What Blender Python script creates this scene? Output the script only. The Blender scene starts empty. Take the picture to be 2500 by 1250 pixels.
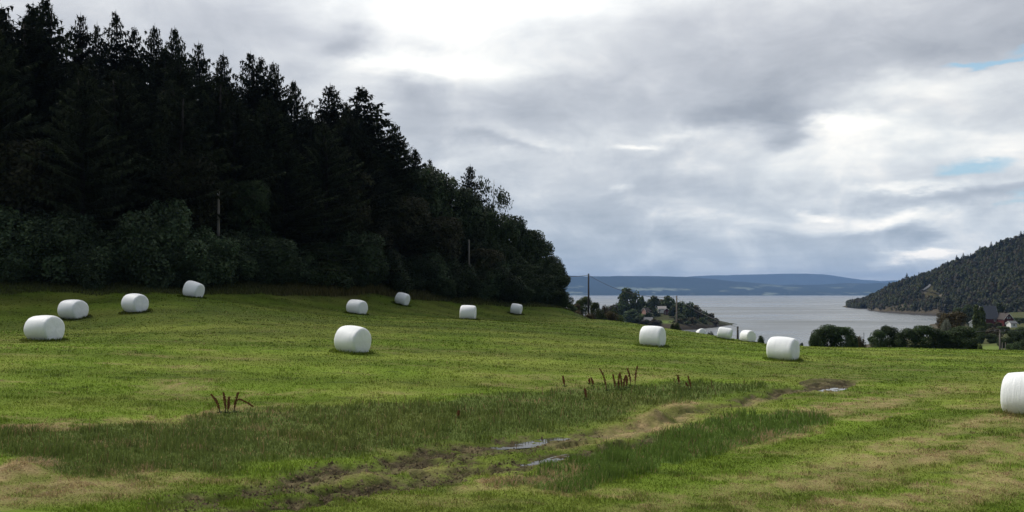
import bpy, math, random
import numpy as np
from mathutils import Vector, Matrix

# ------------------------------------------------------------------ camera, sky, sun, exposure
F, Y0 = 2100.0, 716.0            # focal length and horizon row in the photograph's pixels; the eye is the origin
SEA = -24.0
C = bpy.context.scene.collection
sc = bpy.context.scene
cam = bpy.data.cameras.new('camera'); co = bpy.data.objects.new('camera', cam); C.objects.link(co)
co.location = (0, 0, 0); co.rotation_euler = (math.pi/2, 0, 0)
cam.sensor_width = 36; cam.lens = 36*F/2500; cam.shift_y = (Y0-625)/2500
cam.clip_start = .2; cam.clip_end = 60000
sc.camera = co
sc.render.resolution_x, sc.render.resolution_y = 1024, 512
sc.view_settings.view_transform = 'Standard'; sc.view_settings.look = 'None'
sc.view_settings.gamma = 1; sc.view_settings.exposure = .38
sc.cycles.use_denoising = True
sc.cycles.max_bounces = 6; sc.cycles.transparent_max_bounces = 6; sc.cycles.volume_bounces = 0
SUN_AZ, SUN_EL = math.radians(-62), math.radians(46)

class N:                                   # small helper to write node maths as expressions
    t = None
    def __init__(s, o): s.o = o
    def _m(s, op, *a):
        n = N.t.nodes.new('ShaderNodeMath'); n.operation = op
        for i, v in enumerate((s,)+a):
            if isinstance(v, N): N.t.links.new(v.o, n.inputs[i])
            else: n.inputs[i].default_value = float(v)
        return N(n.outputs[0])
    def __add__(s, b): return s._m('ADD', b)
    def __radd__(s, b): return s._m('ADD', b)
    def __sub__(s, b): return s._m('SUBTRACT', b)
    def __rsub__(s, b): return (s*-1)+b
    def __mul__(s, b): return s._m('MULTIPLY', b)
    def __rmul__(s, b): return s._m('MULTIPLY', b)
    def __truediv__(s, b): return s._m('DIVIDE', b)
    def maxi(s, b): return s._m('MAXIMUM', b)
    def clamp(s): return s._m('MAXIMUM', 0)._m('MINIMUM', 1)
    def exp(s): return s._m('EXPONENT')
def nd(t, typ, **kw):
    n = t.nodes.new(typ)
    for k, v in kw.items(): setattr(n, k, v)
    return n
def setin(n, **kw):
    for k, v in kw.items(): n.inputs[k.replace('_', ' ')].default_value = v
def noise(t, vec, scale, detail=4, rough=.5, dist=0, out='Fac'):
    n = t.nodes.new('ShaderNodeTexNoise'); n.inputs['Scale'].default_value = scale
    n.inputs['Detail'].default_value = detail; n.inputs['Roughness'].default_value = rough
    n.inputs['Distortion'].default_value = dist
    if vec is not None: t.links.new(vec, n.inputs['Vector'])
    return n.outputs[out]
def mixc(t, f, a, b, mode='MIX'):
    n = t.nodes.new('ShaderNodeMix'); n.data_type = 'RGBA'; n.blend_type = mode
    for s, v in ((n.inputs[0], f), (n.inputs[6], a), (n.inputs[7], b)):
        if isinstance(v, N): v = v.o
        if isinstance(v, bpy.types.NodeSocket): t.links.new(v, s)
        elif isinstance(v, (int, float)): s.default_value = v
        else: s.default_value = (*v, 1)
    return n.outputs[2]
def ramp(t, f, stops):
    n = t.nodes.new('ShaderNodeValToRGB'); e = n.color_ramp.elements
    while len(e) < len(stops): e.new(.5)
    for el, (p, c) in zip(e, stops):
        el.position = p; el.color = (*c, 1)
    t.links.new(f.o if isinstance(f, N) else f, n.inputs[0])
    return n.outputs[0]
def comb(t, *a):
    n = t.nodes.new('ShaderNodeCombineXYZ')
    for i, v in enumerate(a):
        if isinstance(v, N): t.links.new(v.o, n.inputs[i])
        else: n.inputs[i].default_value = v
    return n.outputs[0]

def build_world():
    w = bpy.data.worlds.new('World'); sc.world = w; w.use_nodes = True
    t = w.node_tree; t.nodes.clear(); N.t = t
    out = nd(t, 'ShaderNodeOutputWorld'); bg = nd(t, 'ShaderNodeBackground')
    t.links.new(bg.outputs[0], out.inputs[0])
    sky = nd(t, 'ShaderNodeTexSky', sky_type='NISHITA', sun_disc=False)
    sky.sun_elevation = SUN_EL; sky.sun_rotation = SUN_AZ
    tc = nd(t, 'ShaderNodeTexCoord'); sp = nd(t, 'ShaderNodeSeparateXYZ')
    t.links.new(tc.outputs['Generated'], sp.inputs[0])
    dx, dy, dz = (N(sp.outputs[i]) for i in range(3))
    # cloud deck: direction projected on a plane overhead
    k = dz.maxi(0)+.10
    px, py = dx/k, dy/k
    P = comb(t, px, py, 0)
    wn = nd(t, 'ShaderNodeSeparateColor'); t.links.new(noise(t, P, .75, 5, .55, 0, 'Color'), wn.inputs[0])
    dirw = comb(t, dx*1.0, dy*1.0, dz*2.4)
    wn2 = nd(t, 'ShaderNodeSeparateColor'); t.links.new(noise(t, dirw, 7, 6, .58, 0, 'Color'), wn2.inputs[0])
    az = dx._m('ARCTAN2', dy)+(N(wn.outputs[0])-.5)*.16+(N(wn2.outputs[0])-.5)*.13
    el = dz._m('ARCSINE')+(N(wn.outputs[1])-.5)*.045+(N(wn2.outputs[1])-.5)*.06
    def g(x, y, sx, sy, amp, p=1):
        a0 = math.atan((x-1250)/F); e0 = math.atan((Y0-y)/F*math.cos(a0))
        a = (az-a0)*(F/sx); e = (el-e0)*(F/sy)
        q = a*a+e*e
        if p != 1: q = q*q
        return (q*-.5).exp()*amp
    fb = N(noise(t, P, 1.7, 9, .6, .5)); fb2 = N(noise(t, dirw, 10, 8, .6, .8))
    B = (fb-.5)*.31+(fb2-.5)*.30+.515
    for a in BLOBS: B = B+g(*a)
    # the unseen sky: brightest round the hidden sun, dull and blue behind the viewer
    B = B+g(1000, -1000, 1500, 420, .75)
    back = (dy*-.85+dx*.45+.05).clamp()
    B = B-back*.28
    col = ramp(t, B, [(0, (.15, .16, .195)), (.25, (.305, .32, .37)), (.45, (.46, .475, .525)), (.65, (.67, .685, .71)), (.85, (.84, .855, .85)), (1, (.95, .95, .925))])
    # veil of blue grey rain air low over the water
    low = (dz.maxi(0)*-6.0).exp()
    billow = N(noise(t, comb(t, dx, dy, dz*1.5), 13, 6, .58, .5))
    lowc = ramp(t, B+(billow-.5)*.9, [(.2, (.34, .41, .49)), (.45, (.47, .54, .62)), (.62, (.64, .70, .76)), (.95, (1.2, 1.15, 1.08))])
    col = mixc(t, (low*1.25).clamp()*.95, col, lowc)
    hole = None
    for a in HOLES:
        v = g(*a, 1.0); hole = v if hole is None else hole+v
    holes = ((hole-.25)*2.0).clamp()
    blue = mixc(t, 1.0, sky.outputs[0], (.11, .11, .11), 'MULTIPLY')
    blue = mixc(t, .55, blue, (.36, .62, .80))
    col = mixc(t, holes*.85, col, blue)
    col = mixc(t, back*.92, col, (.13, .17, .225))
    boost = N(col)  # sun glow in the thin cloud above the frame
    gl = g(1000, -1200, 900, 480, 1.1)
    col = mixc(t, 1.0, col, comb(t, gl+1, gl+1, gl+1), 'MULTIPLY')
    col = mixc(t, 1.0, col, (.91, .90, .87), 'MULTIPLY')
    t.links.new(col, bg.inputs[0]); bg.inputs[1].default_value = 1.0
    w.cycles.sampling_method = 'MANUAL'; w.cycles.sample_map_resolution = 512
BLOBS = [(330, 60, 380, 190, -.11), (680, 60, 200, 80, -.12), (1560, 30, 150, 60, -.08), (1220, -40, 250, 90, .18), (1290, 190, 330, 180, .10), (1050, 174, 130, 26, .28), (940, 160, 90, 16, .12), (872, 108, 52, 30, -.30), (1010, 262, 70, 60, -.22), (960, 240, 50, 30, -.08),
         (700, 140, 160, 50, .04), (1080, 100, 60, 16, -.10), (1420, 230, 90, 24, -.14), (1290, 285, 90, 26, -.16), (1700, 190, 300, 80, -.16), (1650, 60, 300, 60, -.06),
         (1860, 262, 90, 34, -.24), (1885, 312, 34, 20, -.30), (1780, 250, 100, 20, -.1), (2300, 70, 330, 70, -.14), (2330, 130, 200, 30, -.10), (2040, 282, 90, 14, .30),
         (2200, 320, 260, 60, .24), (1720, 300, 60, 14, .20), (1640, 318, 50, 8, .10), (1580, 343, 50, 6, .26), (2280, 210, 170, 20, .20), (2130, 250, 130, 10, -.12), (2480, 245, 90, 30, -.08),
         (1950, 410, 200, 60, .12), (2150, 550, 90, 24, .26), (2260, 520, 90, 18, .30), (2160, 572, 60, 14, -.28), (2250, 570, 28, 18, -.25), (2000, 510, 40, 6, .26), (2262, 628, 40, 8, .6), (2230, 455, 60, 7, .22), (2380, 440, 90, 9, .20), (2380, 470, 150, 14, -.18), (2320, 340, 120, 10, -.14),
         (1560, 450, 330, 100, -.12), (1420, 600, 200, 60, -.10), (1150, 345, 120, 12, -.10), (1330, 335, 80, 8, .14), (1240, 350, 80, 8, -.12), (2430, 330, 110, 26, .12), (2450, 600, 60, 30, .1),
         (1590, 550, 34, 22, .11), (1700, 542, 36, 24, .15), (1800, 562, 34, 22, .12), (1510, 480, 20, 8, .16), (1640, 570, 60, 14, -.14), (1940, 590, 90, 16, -.12), (1900, 545, 60, 20, .10)]
HOLES = [(2395, 397, 50, 11), (2490, 130, 40, 7), (2505, 515, 22, 24), (2400, 160, 60, 4)]
build_world()
sl = bpy.data.lights.new('sun', 'SUN'); so = bpy.data.objects.new('sun', sl); C.objects.link(so)
sl.energy = 1.9; sl.angle = math.radians(18); sl.color = (1, .96, .9)
sd = Vector((math.sin(SUN_AZ)*math.cos(SUN_EL), math.cos(SUN_AZ)*math.cos(SUN_EL), math.sin(SUN_EL)))
so.rotation_euler = sd.to_track_quat('Z', 'Y').to_euler()

# ------------------------------------------------------------------ helpers
rng = np.random.default_rng(7); random.seed(7)
def W(x, y, D): return ((x-1250)/F*D, D, (Y0-y)/F*D)
def tag(o, label=None, cat=None, group=None, kind=None):
    for k, v in (('label', label), ('category', cat), ('group', group), ('kind', kind)):
        if v: o[k] = v
    return o
def link(name, me, mats, parent=None, loc=None):
    o = bpy.data.objects.new(name, me); C.objects.link(o)
    for m in (mats if isinstance(mats, (list, tuple)) else [mats]): me.materials.append(m)
    if parent: o.parent = parent
    if loc is not None: o.location = loc
    return o
def empty(name, loc=(0, 0, 0), rz=0):
    o = bpy.data.objects.new(name, None); C.objects.link(o); o.location = loc; o.rotation_euler = (0, 0, rz)
    o.empty_display_size = .3
    return o
def mesh_np(name, V, Fc, col=None, smooth=False, mi=None):
    """V (n,3), Fc (m,3|4)"""
    V = np.asarray(V, np.float32); Fc = np.asarray(Fc, np.int32); k = Fc.shape[1]
    me = bpy.data.meshes.new(name)
    me.vertices.add(len(V)); me.vertices.foreach_set('co', V.ravel())
    me.loops.add(Fc.size); me.loops.foreach_set('vertex_index', Fc.ravel())
    me.polygons.add(len(Fc)); me.polygons.foreach_set('loop_start', np.arange(0, Fc.size, k, dtype=np.int32))
    if mi is not None: me.polygons.foreach_set('material_index', np.asarray(mi, np.int32))
    me.update(calc_edges=True)
    if smooth: me.polygons.foreach_set('use_smooth', np.ones(len(Fc), bool))
    if col is not None:
        a = me.attributes.new('Col', 'FLOAT_COLOR', 'POINT')
        c = np.ones((len(V), 4), np.float32); c[:, :3] = col; a.data.foreach_set('color', c.ravel())
    return me
class MB:                                  # plain mesh collector
    def __init__(s): s.v = []; s.f = []
    def box(s, x0, x1, y0, y1, z0, z1):
        b = len(s.v); s.v += [(x, y, z) for z in (z0, z1) for x, y in ((x0, y0), (x1, y0), (x1, y1), (x0, y1))]
        s.f += [[b+i for i in q] for q in ((3, 2, 1, 0), (4, 5, 6, 7), (0, 1, 5, 4), (1, 2, 6, 5), (2, 3, 7, 6), (3, 0, 4, 7))]
        return s
    def prism(s, pts, y0, y1):             # outline in xz swept along y
        b = len(s.v); n = len(pts)
        s.v += [(x, y0, z) for x, z in pts]+[(x, y1, z) for x, z in pts]
        s.f += [[b+i for i in range(n)], [b+n+i for i in reversed(range(n))]]
        for i in range(n): j = (i+1) % n; s.f.append([b+j, b+i, b+n+i, b+n+j])
        return s
    def tube(s, pts, rad, k=7, cap=True):
        pts = [Vector(p) for p in pts]; n = len(pts)
        if not isinstance(rad, (list, tuple)): rad = [rad]*n
        b = len(s.v)
        for i, p in enumerate(pts):
            d = (pts[min(i+1, n-1)]-pts[max(i-1, 0)]).normalized()
            a = d.cross(Vector((0, 1, 0) if abs(d.y) < .9 else (1, 0, 0))).normalized(); c = d.cross(a)
            for j in range(k):
                t = 2*math.pi*j/k; s.v.append(tuple(p+(a*math.cos(t)+c*math.sin(t))*rad[i]))
        for i in range(n-1):
            for j in range(k):
                q = (j+1) % k; s.f.append([b+i*k+j, b+i*k+q, b+(i+1)*k+q, b+(i+1)*k+j])
        if cap: s.f += [[b+j for j in reversed(range(k))], [b+(n-1)*k+j for j in range(k)]]
        return s
    def mesh(s, name, smooth=False):
        me = bpy.data.meshes.new(name); me.from_pydata(s.v, [], s.f); me.update()
        if smooth: me.polygons.foreach_set('use_smooth', [True]*len(me.polygons))
        return me
    def build(s, name, mat, parent=None, smooth=False, loc=None):
        return link(name, s.mesh(name, smooth), mat, parent, loc)
# value noise
def _h(i, j, s):
    n = (i*374761393+j*668265263+s*1442695041) & 0xffffffff
    n = ((n ^ (n >> 13))*1274126177) & 0xffffffff
    return ((n ^ (n >> 16)) & 0xffff)/65535.0
def vn(x, y, s=0):
    x = np.asarray(x, float); y = np.asarray(y, float)
    i = np.floor(x).astype(np.int64); j = np.floor(y).astype(np.int64); u = x-i; v = y-j
    u = u*u*(3-2*u); v = v*v*(3-2*v)
    return (_h(i, j, s)*(1-u)+_h(i+1, j, s)*u)*(1-v)+(_h(i, j+1, s)*(1-u)+_h(i+1, j+1, s)*u)*v
def fbm(x, y, o=4, s=0, r=.5):
    t = 0; a = 1; m = 0
    for k in range(o): t = t+a*vn(x*2**k+17.3*k, y*2**k-9.1*k, s+k); m += a; a *= r
    return t/m
def ss(a, b, x): t = np.clip((x-a)/(b-a), 0, 1); return t*t*(3-2*t)
def L(*c): return tuple((v/255/12.92 if v/255 < .04045 else ((v/255+.055)/1.055)**2.4) for v in c)

# ------------------------------------------------------------------ materials
def mat(name):
    m = bpy.data.materials.new(name); m.use_nodes = True; t = m.node_tree; N.t = t
    return m, t, t.nodes['Principled BSDF'], t.nodes['Material Output']
def simple(name, c, rough=.7, var=.25, sc_=3, spec=.3, bump=0, metal=0):
    m, t, p, o = mat(name); tc = nd(t, 'ShaderNodeTexCoord')
    f = N(noise(t, tc.outputs['Object'], sc_, 5, .6))
    v = (f-.5)*(2*var)+1
    t.links.new(mixc(t, 1.0, c, comb(t, v, v, v), 'MULTIPLY'), p.inputs['Base Color'])
    p.inputs['Roughness'].default_value = rough; p.inputs['Specular IOR Level'].default_value = spec; p.inputs['Metallic'].default_value = metal
    if bump:
        b = nd(t, 'ShaderNodeBump'); b.inputs['Strength'].default_value = bump; t.links.new(noise(t, tc.outputs['Object'], sc_*4, 4), b.inputs['Height'])
        t.links.new(b.outputs[0], p.inputs['Normal'])
    return m
def foliage(name, c, trans=.35, var=.5, objvar=.35, rough=.6):
    """leaf colour times the per clump attribute, with a little tree to tree variation"""
    m, t, p, o = mat(name)
    at = nd(t, 'ShaderNodeAttribute', attribute_name='Col'); oi = nd(t, 'ShaderNodeObjectInfo')
    v = (N(oi.outputs['Random'])-.5)*(2*objvar)+1
    c2 = mixc(t, 1.0, c, at.outputs['Color'], 'MULTIPLY')
    c3 = mixc(t, 1.0, c2, comb(t, v*1.02, v, v*.95), 'MULTIPLY')
    t.links.new(c3, p.inputs['Base Color']); p.inputs['Roughness'].default_value = rough
    p.inputs['Specular IOR Level'].default_value = .15
    if trans:
        tr = nd(t, 'ShaderNodeBsdfTranslucent'); t.links.new(c3, tr.inputs[0]); mx = nd(t, 'ShaderNodeMixShader'); mx.inputs[0].default_value = trans
        t.links.new(p.outputs[0], mx.inputs[1]); t.links.new(tr.outputs[0], mx.inputs[2]); t.links.new(mx.outputs[0], o.inputs[0])
    return m
M = {}
M['needle'] = foliage('needle', (.040, .049, .024), 0, objvar=.3, rough=.9)
M['leaf_dark'] = foliage('leaf_dark', (.040, .060, .028), .12)
M['leaf_bush'] = foliage('leaf_bush', (.052, .078, .042), .15)
M['leaf_brown'] = foliage('leaf_brown', (.040, .042, .020), .12)
M['leaf_green'] = foliage('leaf_green', (.045, .075, .028), .25)
M['leaf_far'] = foliage('leaf_far', (.050, .074, .022), .2)
M['leaf_farbrown'] = foliage('leaf_farbrown', (.072, .060, .028), .2)
M['far_needle'] = foliage('far_needle', (.026, .034, .014), 0, objvar=.3)
M['leaf_light'] = foliage('leaf_light', (.12, .17, .04), .25)
M['leaf_grey'] = foliage('leaf_grey', (.16, .18, .15), .2)
M['bark'] = simple('bark', (.03, .025, .02), .9, .5, 6, bump=.4)
M['bark_birch'] = simple('bark_birch', (.35, .33, .30), .8, .7, 5)
M['grass'] = foliage('grass', (1, 1, 1), .42, objvar=0, rough=.55)
M['dock_red'] = simple('dock_red', (.20, .070, .030), .8, .5, 30)
M['dock_stem'] = simple('dock_stem', (.085, .065, .022), .7, .3, 20)
M['dock_leaf'] = simple('dock_leaf', (.06, .10, .03), .6, .3, 20)
M['pole'] = simple('pole', (.17, .15, .13), .85, .3, 4)
M['pole_dark'] = simple('pole_dark', (.045, .042, .04), .85, .3, 4)
M['wire'] = simple('wire', (.05, .05, .055), .6, .1)
M['insulator'] = simple('insulator', (.3, .32, .33), .3, .1)
M['white_wall'] = simple('white_wall', (.78, .78, .76), .6, .06, 2)
M['red_wall'] = simple('red_wall', (.085, .014, .013), .7, .15, 1.5)
M['pink_wall'] = simple('pink_wall', (.42, .25, .22), .7, .12, 1.5)
M['grey_wall'] = simple('grey_wall', (.16, .15, .14), .8, .25, 1.5)
M['dark_roof'] = simple('dark_roof', (.075, .08, .095), .7, .15, 1.5)
M['grey_roof'] = simple('grey_roof', (.15, .15, .155), .6, .15, 1.5)
M['pale_roof'] = simple('pale_roof', (.30, .28, .27), .6, .1, 1.5)
M['brown_roof'] = simple('brown_roof', (.05, .038, .032), .7, .2, 1.5)
M['trim'] = simple('trim', (.72, .72, .70), .5, .05)
M['glass'] = simple('glass', (.03, .035, .045), .12, .1, spec=.6)
M['chimney'] = simple('chimney', (.05, .045, .045), .9, .2)
M['asphalt'] = simple('asphalt', (.23, .23, .235), .85, .15, .2)
M['fence'] = simple('fence', (.22, .20, .17), .85, .3)

def bale_mat():
    m, t, p, o = mat('bale_film'); tc = nd(t, 'ShaderNodeTexCoord')
    sp = nd(t, 'ShaderNodeSeparateXYZ'); t.links.new(tc.outputs['Object'], sp.inputs[0])
    z = N(sp.outputs[2])
    f = N(noise(t, tc.outputs['Object'], 5, 6, .65))
    dirt = ((f-.42)*3).clamp()*((.34-z)*3.2).clamp()*.55
    t.links.new(mixc(t, dirt, (.90, .91, .91), (.30, .33, .20)), p.inputs['Base Color'])
    p.inputs['Roughness'].default_value = .45; p.inputs['Specular IOR Level'].default_value = .35
    x = N(sp.outputs[0])
    fold = nd(t, 'ShaderNodeMapping'); fold.inputs['Scale'].default_value = (16, 2.2, 2.2); t.links.new(tc.outputs['Object'], fold.inputs[0])
    h = N(noise(t, fold.outputs[0], 1.2, 5, .6, .6))*.6+N(noise(t, tc.outputs['Object'], 14, 4, .6, 1.0))*.25
    b = nd(t, 'ShaderNodeBump'); b.inputs['Strength'].default_value = .55; b.inputs['Distance'].default_value = .05
    t.links.new(h.o, b.inputs['Height']); t.links.new(b.outputs[0], p.inputs['Normal'])
    return m
M['bale'] = bale_mat()
def ground_mat():
    m, t, p, o = mat('ground'); at = nd(t, 'ShaderNodeAttribute', attribute_name='Col'); tc = nd(t, 'ShaderNodeTexCoord')
    P = tc.outputs['Object']
    n1 = N(noise(t, P, 1.3, 8, .7, .3)); n2 = N(noise(t, P, 9, 5, .7)); n3 = N(noise(t, P, .17, 4, .6))
    v = (n1-.5)*.8+(n2-.5)*.6+(n3-.5)*.3+1
    c = mixc(t, 1.0, at.outputs['Color'], comb(t, v*1.0, v, v*.95), 'MULTIPLY')
    straw = ((N(noise(t, P, .9, 7, .75, .6))-.56)*4).clamp()*.22
    c = mixc(t, straw, c, (.20, .18, .07))
    t.links.new(c, p.inputs['Base Color']); p.inputs['Roughness'].default_value = .95; p.inputs['Specular IOR Level'].default_value = .05
    b = nd(t, 'ShaderNodeBump'); b.inputs['Strength'].default_value = .9; b.inputs['Distance'].default_value = .12
    t.links.new((n1*.7+n2*.5).o, b.inputs['Height']); t.links.new(b.outputs[0], p.inputs['Normal'])
    return m
M['ground'] = ground_mat()
def water_mat(name, bumpscale, strength, rough, base):
    m, t, p, o = mat(name); tc = nd(t, 'ShaderNodeTexCoord')
    p.inputs['Base Color'].default_value = (*base, 1); p.inputs['IOR'].default_value = 1.33; p.inputs['Specular IOR Level'].default_value = .5
    mp = nd(t, 'ShaderNodeMapping'); mp.inputs['Scale'].default_value = (.35, 1, 1); t.links.new(tc.outputs['Object'], mp.inputs[0])
    big = N(noise(t, mp.outputs[0], .008, 5, .62, .4))
    r = (big-.42)*2.0
    t.links.new((r.clamp()*.5+rough).o, p.inputs['Roughness'])
    b = nd(t, 'ShaderNodeBump'); b.inputs['Distance'].default_value = 1
    t.links.new(((r+.35).clamp()*strength+strength*.3).o, b.inputs['Strength'])
    t.links.new(noise(t, mp.outputs[0], bumpscale, 6, .65), b.inputs['Height']); t.links.new(b.outputs[0], p.inputs['Normal'])
    return m
M['sea'] = water_mat('sea', .35, .32, .22, (.10, .11, .115))
M['puddle'] = water_mat('puddle', 3, .02, .03, (.05, .045, .035))

# ------------------------------------------------------------------ terrain
BALES = [  # left, right, top, bottom in the photograph, share of the width taken by the end face, film flap
 (59, 159, 773, 835, .52, 1), (143, 220, 737, 783, .53, 1), (297, 366, 721, 766, .55, 0), (442, 495, 690, 729, .42, 2),
 (840, 900, 735, 770, .45, 1), (809, 910, 801, 866, .48, 1), (960, 999, 718, 747, .38, 2), (1120, 1164, 748, 783, .15, 0),
 (1243, 1275, 746, 771, .2, 0), (1557, 1628, 800, 850, .28, 3), (1868, 1954, 827, 883, .28, 3), (2459, 2566, 915, 1018, .22, 0),
 (1695, 1727, 803, 827, .65, 0), (1748, 1787, 803, 831, .15, 0), (1803, 1846, 808, 838, .55, 0)]
BH = 1.2
CP = []   # x, D, z
def cp(x, y, D): CP.append((x, D, (Y0-y)/F*D))
def cz(x, D, z): CP.append((x, D, z))
for (a, b, yt, yb, *_r) in BALES: D = BH*F/(yb-yt); cp((a+b)/2, yb-2.5, D)
for x, y, D in [(-500, 690, 60), (0, 695, 65), (240, 702, 67), (470, 714, 70), (700, 714, 78), (850, 714, 86), (960, 717, 93), (1100, 729, 101), (1250, 742, 108), (1375, 752, 115),
                (1480, 781, 95), (1600, 813, 76), (1700, 826, 76), (1768, 831, 75), (1911, 844, 70), (2200, 850, 68), (2500, 860, 65), (3000, 875, 62)]: cp(x, y, D)
for x, z in ((-500, -2.7), (0, -3.1), (1250, -3.5), (2500, -3.7), (3200, -3.7)): cz(x, 13.5, z); cz(x, 9, z+.35); cz(x, 5, z+1.3)
for x, D, z in ((300, 19, -3.2), (1250, 19.5, -3.62), (1900, 24, -3.75), (1250, 25, -3.5), (600, 27, -3.15), (2500, 35, -3.85), (3000, 30, -3.7), (-500, 30, -2.2), (-500, 45, -1.4)): cz(x, D, z)
for x, e, k in ((-500, 60, 1), (0, 65, 1), (470, 70, 1), (850, 86, .95), (1100, 101, .7), (1300, 112, .12)):
    z0 = 0 if x > 1000 else .6
    cz(x, e+10, z0+3.2*k-(x > 1200)*1.5); cz(x, e+25, z0+9*k-(x > 1200)*2); cz(x, e+50, z0+19*k-(x > 1200)*3); cz(x, e+110, z0+30*k-(x > 1200)*6)
    cz(x, 400, 25*k-(x > 1200)*28); cz(x, 900, -10)
for D, z in ((140, -4.5), (165, -5.3), (240, -10), (330, -15), (450, -19.5), (560, -21), (640, -25), (900, -32)): cz(1400, D, z)
for D, z in ((120, -5.5), (165, -7.0), (240, -12), (330, -16), (450, -21.), (560, -22.2), (600, -20), (650, -19), (700, -26), (900, -34)): cz(1500, D, z)
for D, z in ((110, -7), (160, -11.5), (230, -17), (330, -22.5), (420, -27), (520, -27), (900, -34)): cz(1640, D, z)
for D, z in ((110, -8), (160, -13), (230, -18), (330, -24), (420, -28), (560, -30), (900, -34)): cz(1950, D, z)
for D, z in ((100, -7.2), (140, -10.5), (200, -14), (300, -18), (400, -22), (500, -27), (900, -34)): cz(2200, D, z)
for D, z in ((100, -7.0), (140, -10.5), (190, -12.2), (230, -13.5), (300, -15), (450, -18), (600, -19), (800, -20), (900, -20)): cz(2430, D, z)
for D, z in ((100, -7), (200, -13), (450, -15), (900, -10)): cz(3000, D, z)
CP = np.array(CP)
def tps_u(x, D): return np.stack([np.clip(np.asarray(x, float), -500, 3000)/520., np.log(np.maximum(D, 4))*3.0], -1)
def _k(r2): return np.where(r2 > 1e-12, .5*r2*np.log(np.maximum(r2, 1e-12)), 0)
_cu = tps_u(CP[:, 0], CP[:, 1]); _n = len(_cu)
_A = np.zeros((_n+3, _n+3)); _A[:_n, :_n] = _k(((_cu[:, None]-_cu[None])**2).sum(-1))+np.eye(_n)*.002
_A[:_n, _n] = 1; _A[:_n, _n+1:] = _cu; _A[_n:, :_n] = _A[:_n, _n:].T
_w = np.linalg.solve(_A, np.r_[CP[:, 2], 0, 0, 0])
def base_z(X, Y):
    X = np.atleast_1d(np.asarray(X, float)); Y = np.atleast_1d(np.asarray(Y, float))
    out = np.empty(X.size); xs = X.ravel(); ys = Y.ravel()
    for i in range(0, xs.size, 40000):
        x = 1250+F*xs[i:i+40000]/np.maximum(ys[i:i+40000], 1); u = tps_u(x, np.clip(ys[i:i+40000], 5, 900))
        k = _k(((u[:, None]-_cu[None])**2).sum(-1))
        out[i:i+40000] = k@_w[:_n]+_w[_n]+u@_w[_n+1:]
    far = ss(850, 1500, ys)
    return (out*(1-far)-40*far).reshape(X.shape)

# --- ground features, drawn as curves on the field
def ip(pts): a = np.array(pts, float); return lambda x: np.interp(x, a[:, 0], a[:, 1])
bandU = ip([(-400, 1075), (0, 1050), (260, 1030), (500, 1008), (900, 985), (1300, 955), (1450, 940), (1620, 934), (1800, 932), (2000, 938)])
bandL = ip([(-400, 1160), (0, 1120), (150, 1165), (300, 1168), (500, 1155), (900, 1115), (1200, 1075), (1400, 1050), (1500, 1025), (1620, 1002), (1750, 975), (1900, 952), (2000, 940)])
rutA = ip([(-200, 1300), (380, 1225), (600, 1187), (800, 1160), (1000, 1125), (1210, 1088), (1400, 1066), (1550, 1042), (1700, 1006), (1850, 972), (1930, 957), (2030, 947), (2080, 935)])
rutB = ip([(300, 1290), (560, 1248), (750, 1215), (900, 1190), (1100, 1152), (1275, 1126), (1400, 1106), (1500, 1090), (1600, 1070)])
lushU = ip([(1150, 1200), (1300, 1145), (1400, 1118), (1500, 1085), (1600, 1052), (1700, 1025), (1800, 1008), (1900, 1000), (2000, 1003), (2040, 1020)])
lushL = ip([(1150, 1206), (1400, 1200), (1500, 1186), (1600, 1158), (1700, 1128), (1800, 1098), (1900, 1072), (2000, 1045), (2040, 1030)])
STRAW = [(1260, 1180, 110, 20, .9), (1565, 1042, 95, 20, 1), (1655, 998, 45, 8, .9), (1450, 1068, 90, 14, .6), (45, 1155, 80, 22, 1), (140, 1195, 260, 32, .55), (1810, 985, 60, 10, .5),
         (2080, 990, 140, 16, .7), (2260, 960, 90, 12, .4), (860, 1170, 90, 18, .5), (60, 1048, 180, 10, .7), (430, 1015, 250, 8, .5), (1500, 930, 180, 8, .3), (2280, 1110, 260, 26, .55),
         (1950, 1185, 220, 20, .5), (2420, 1040, 160, 14, .4), (2150, 1230, 300, 26, .6), (1680, 1235, 160, 18, .4), (420, 950, 60, 5, .5), (640, 968, 130, 6, .35), (2440, 1180, 150, 26, .6)]
PUDDLES = [((1212, 1088), (1380, 1066), .20), ((1278, 1127), (1392, 1108), .13), ((2000, 951), (2058, 945), .22)]
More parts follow.
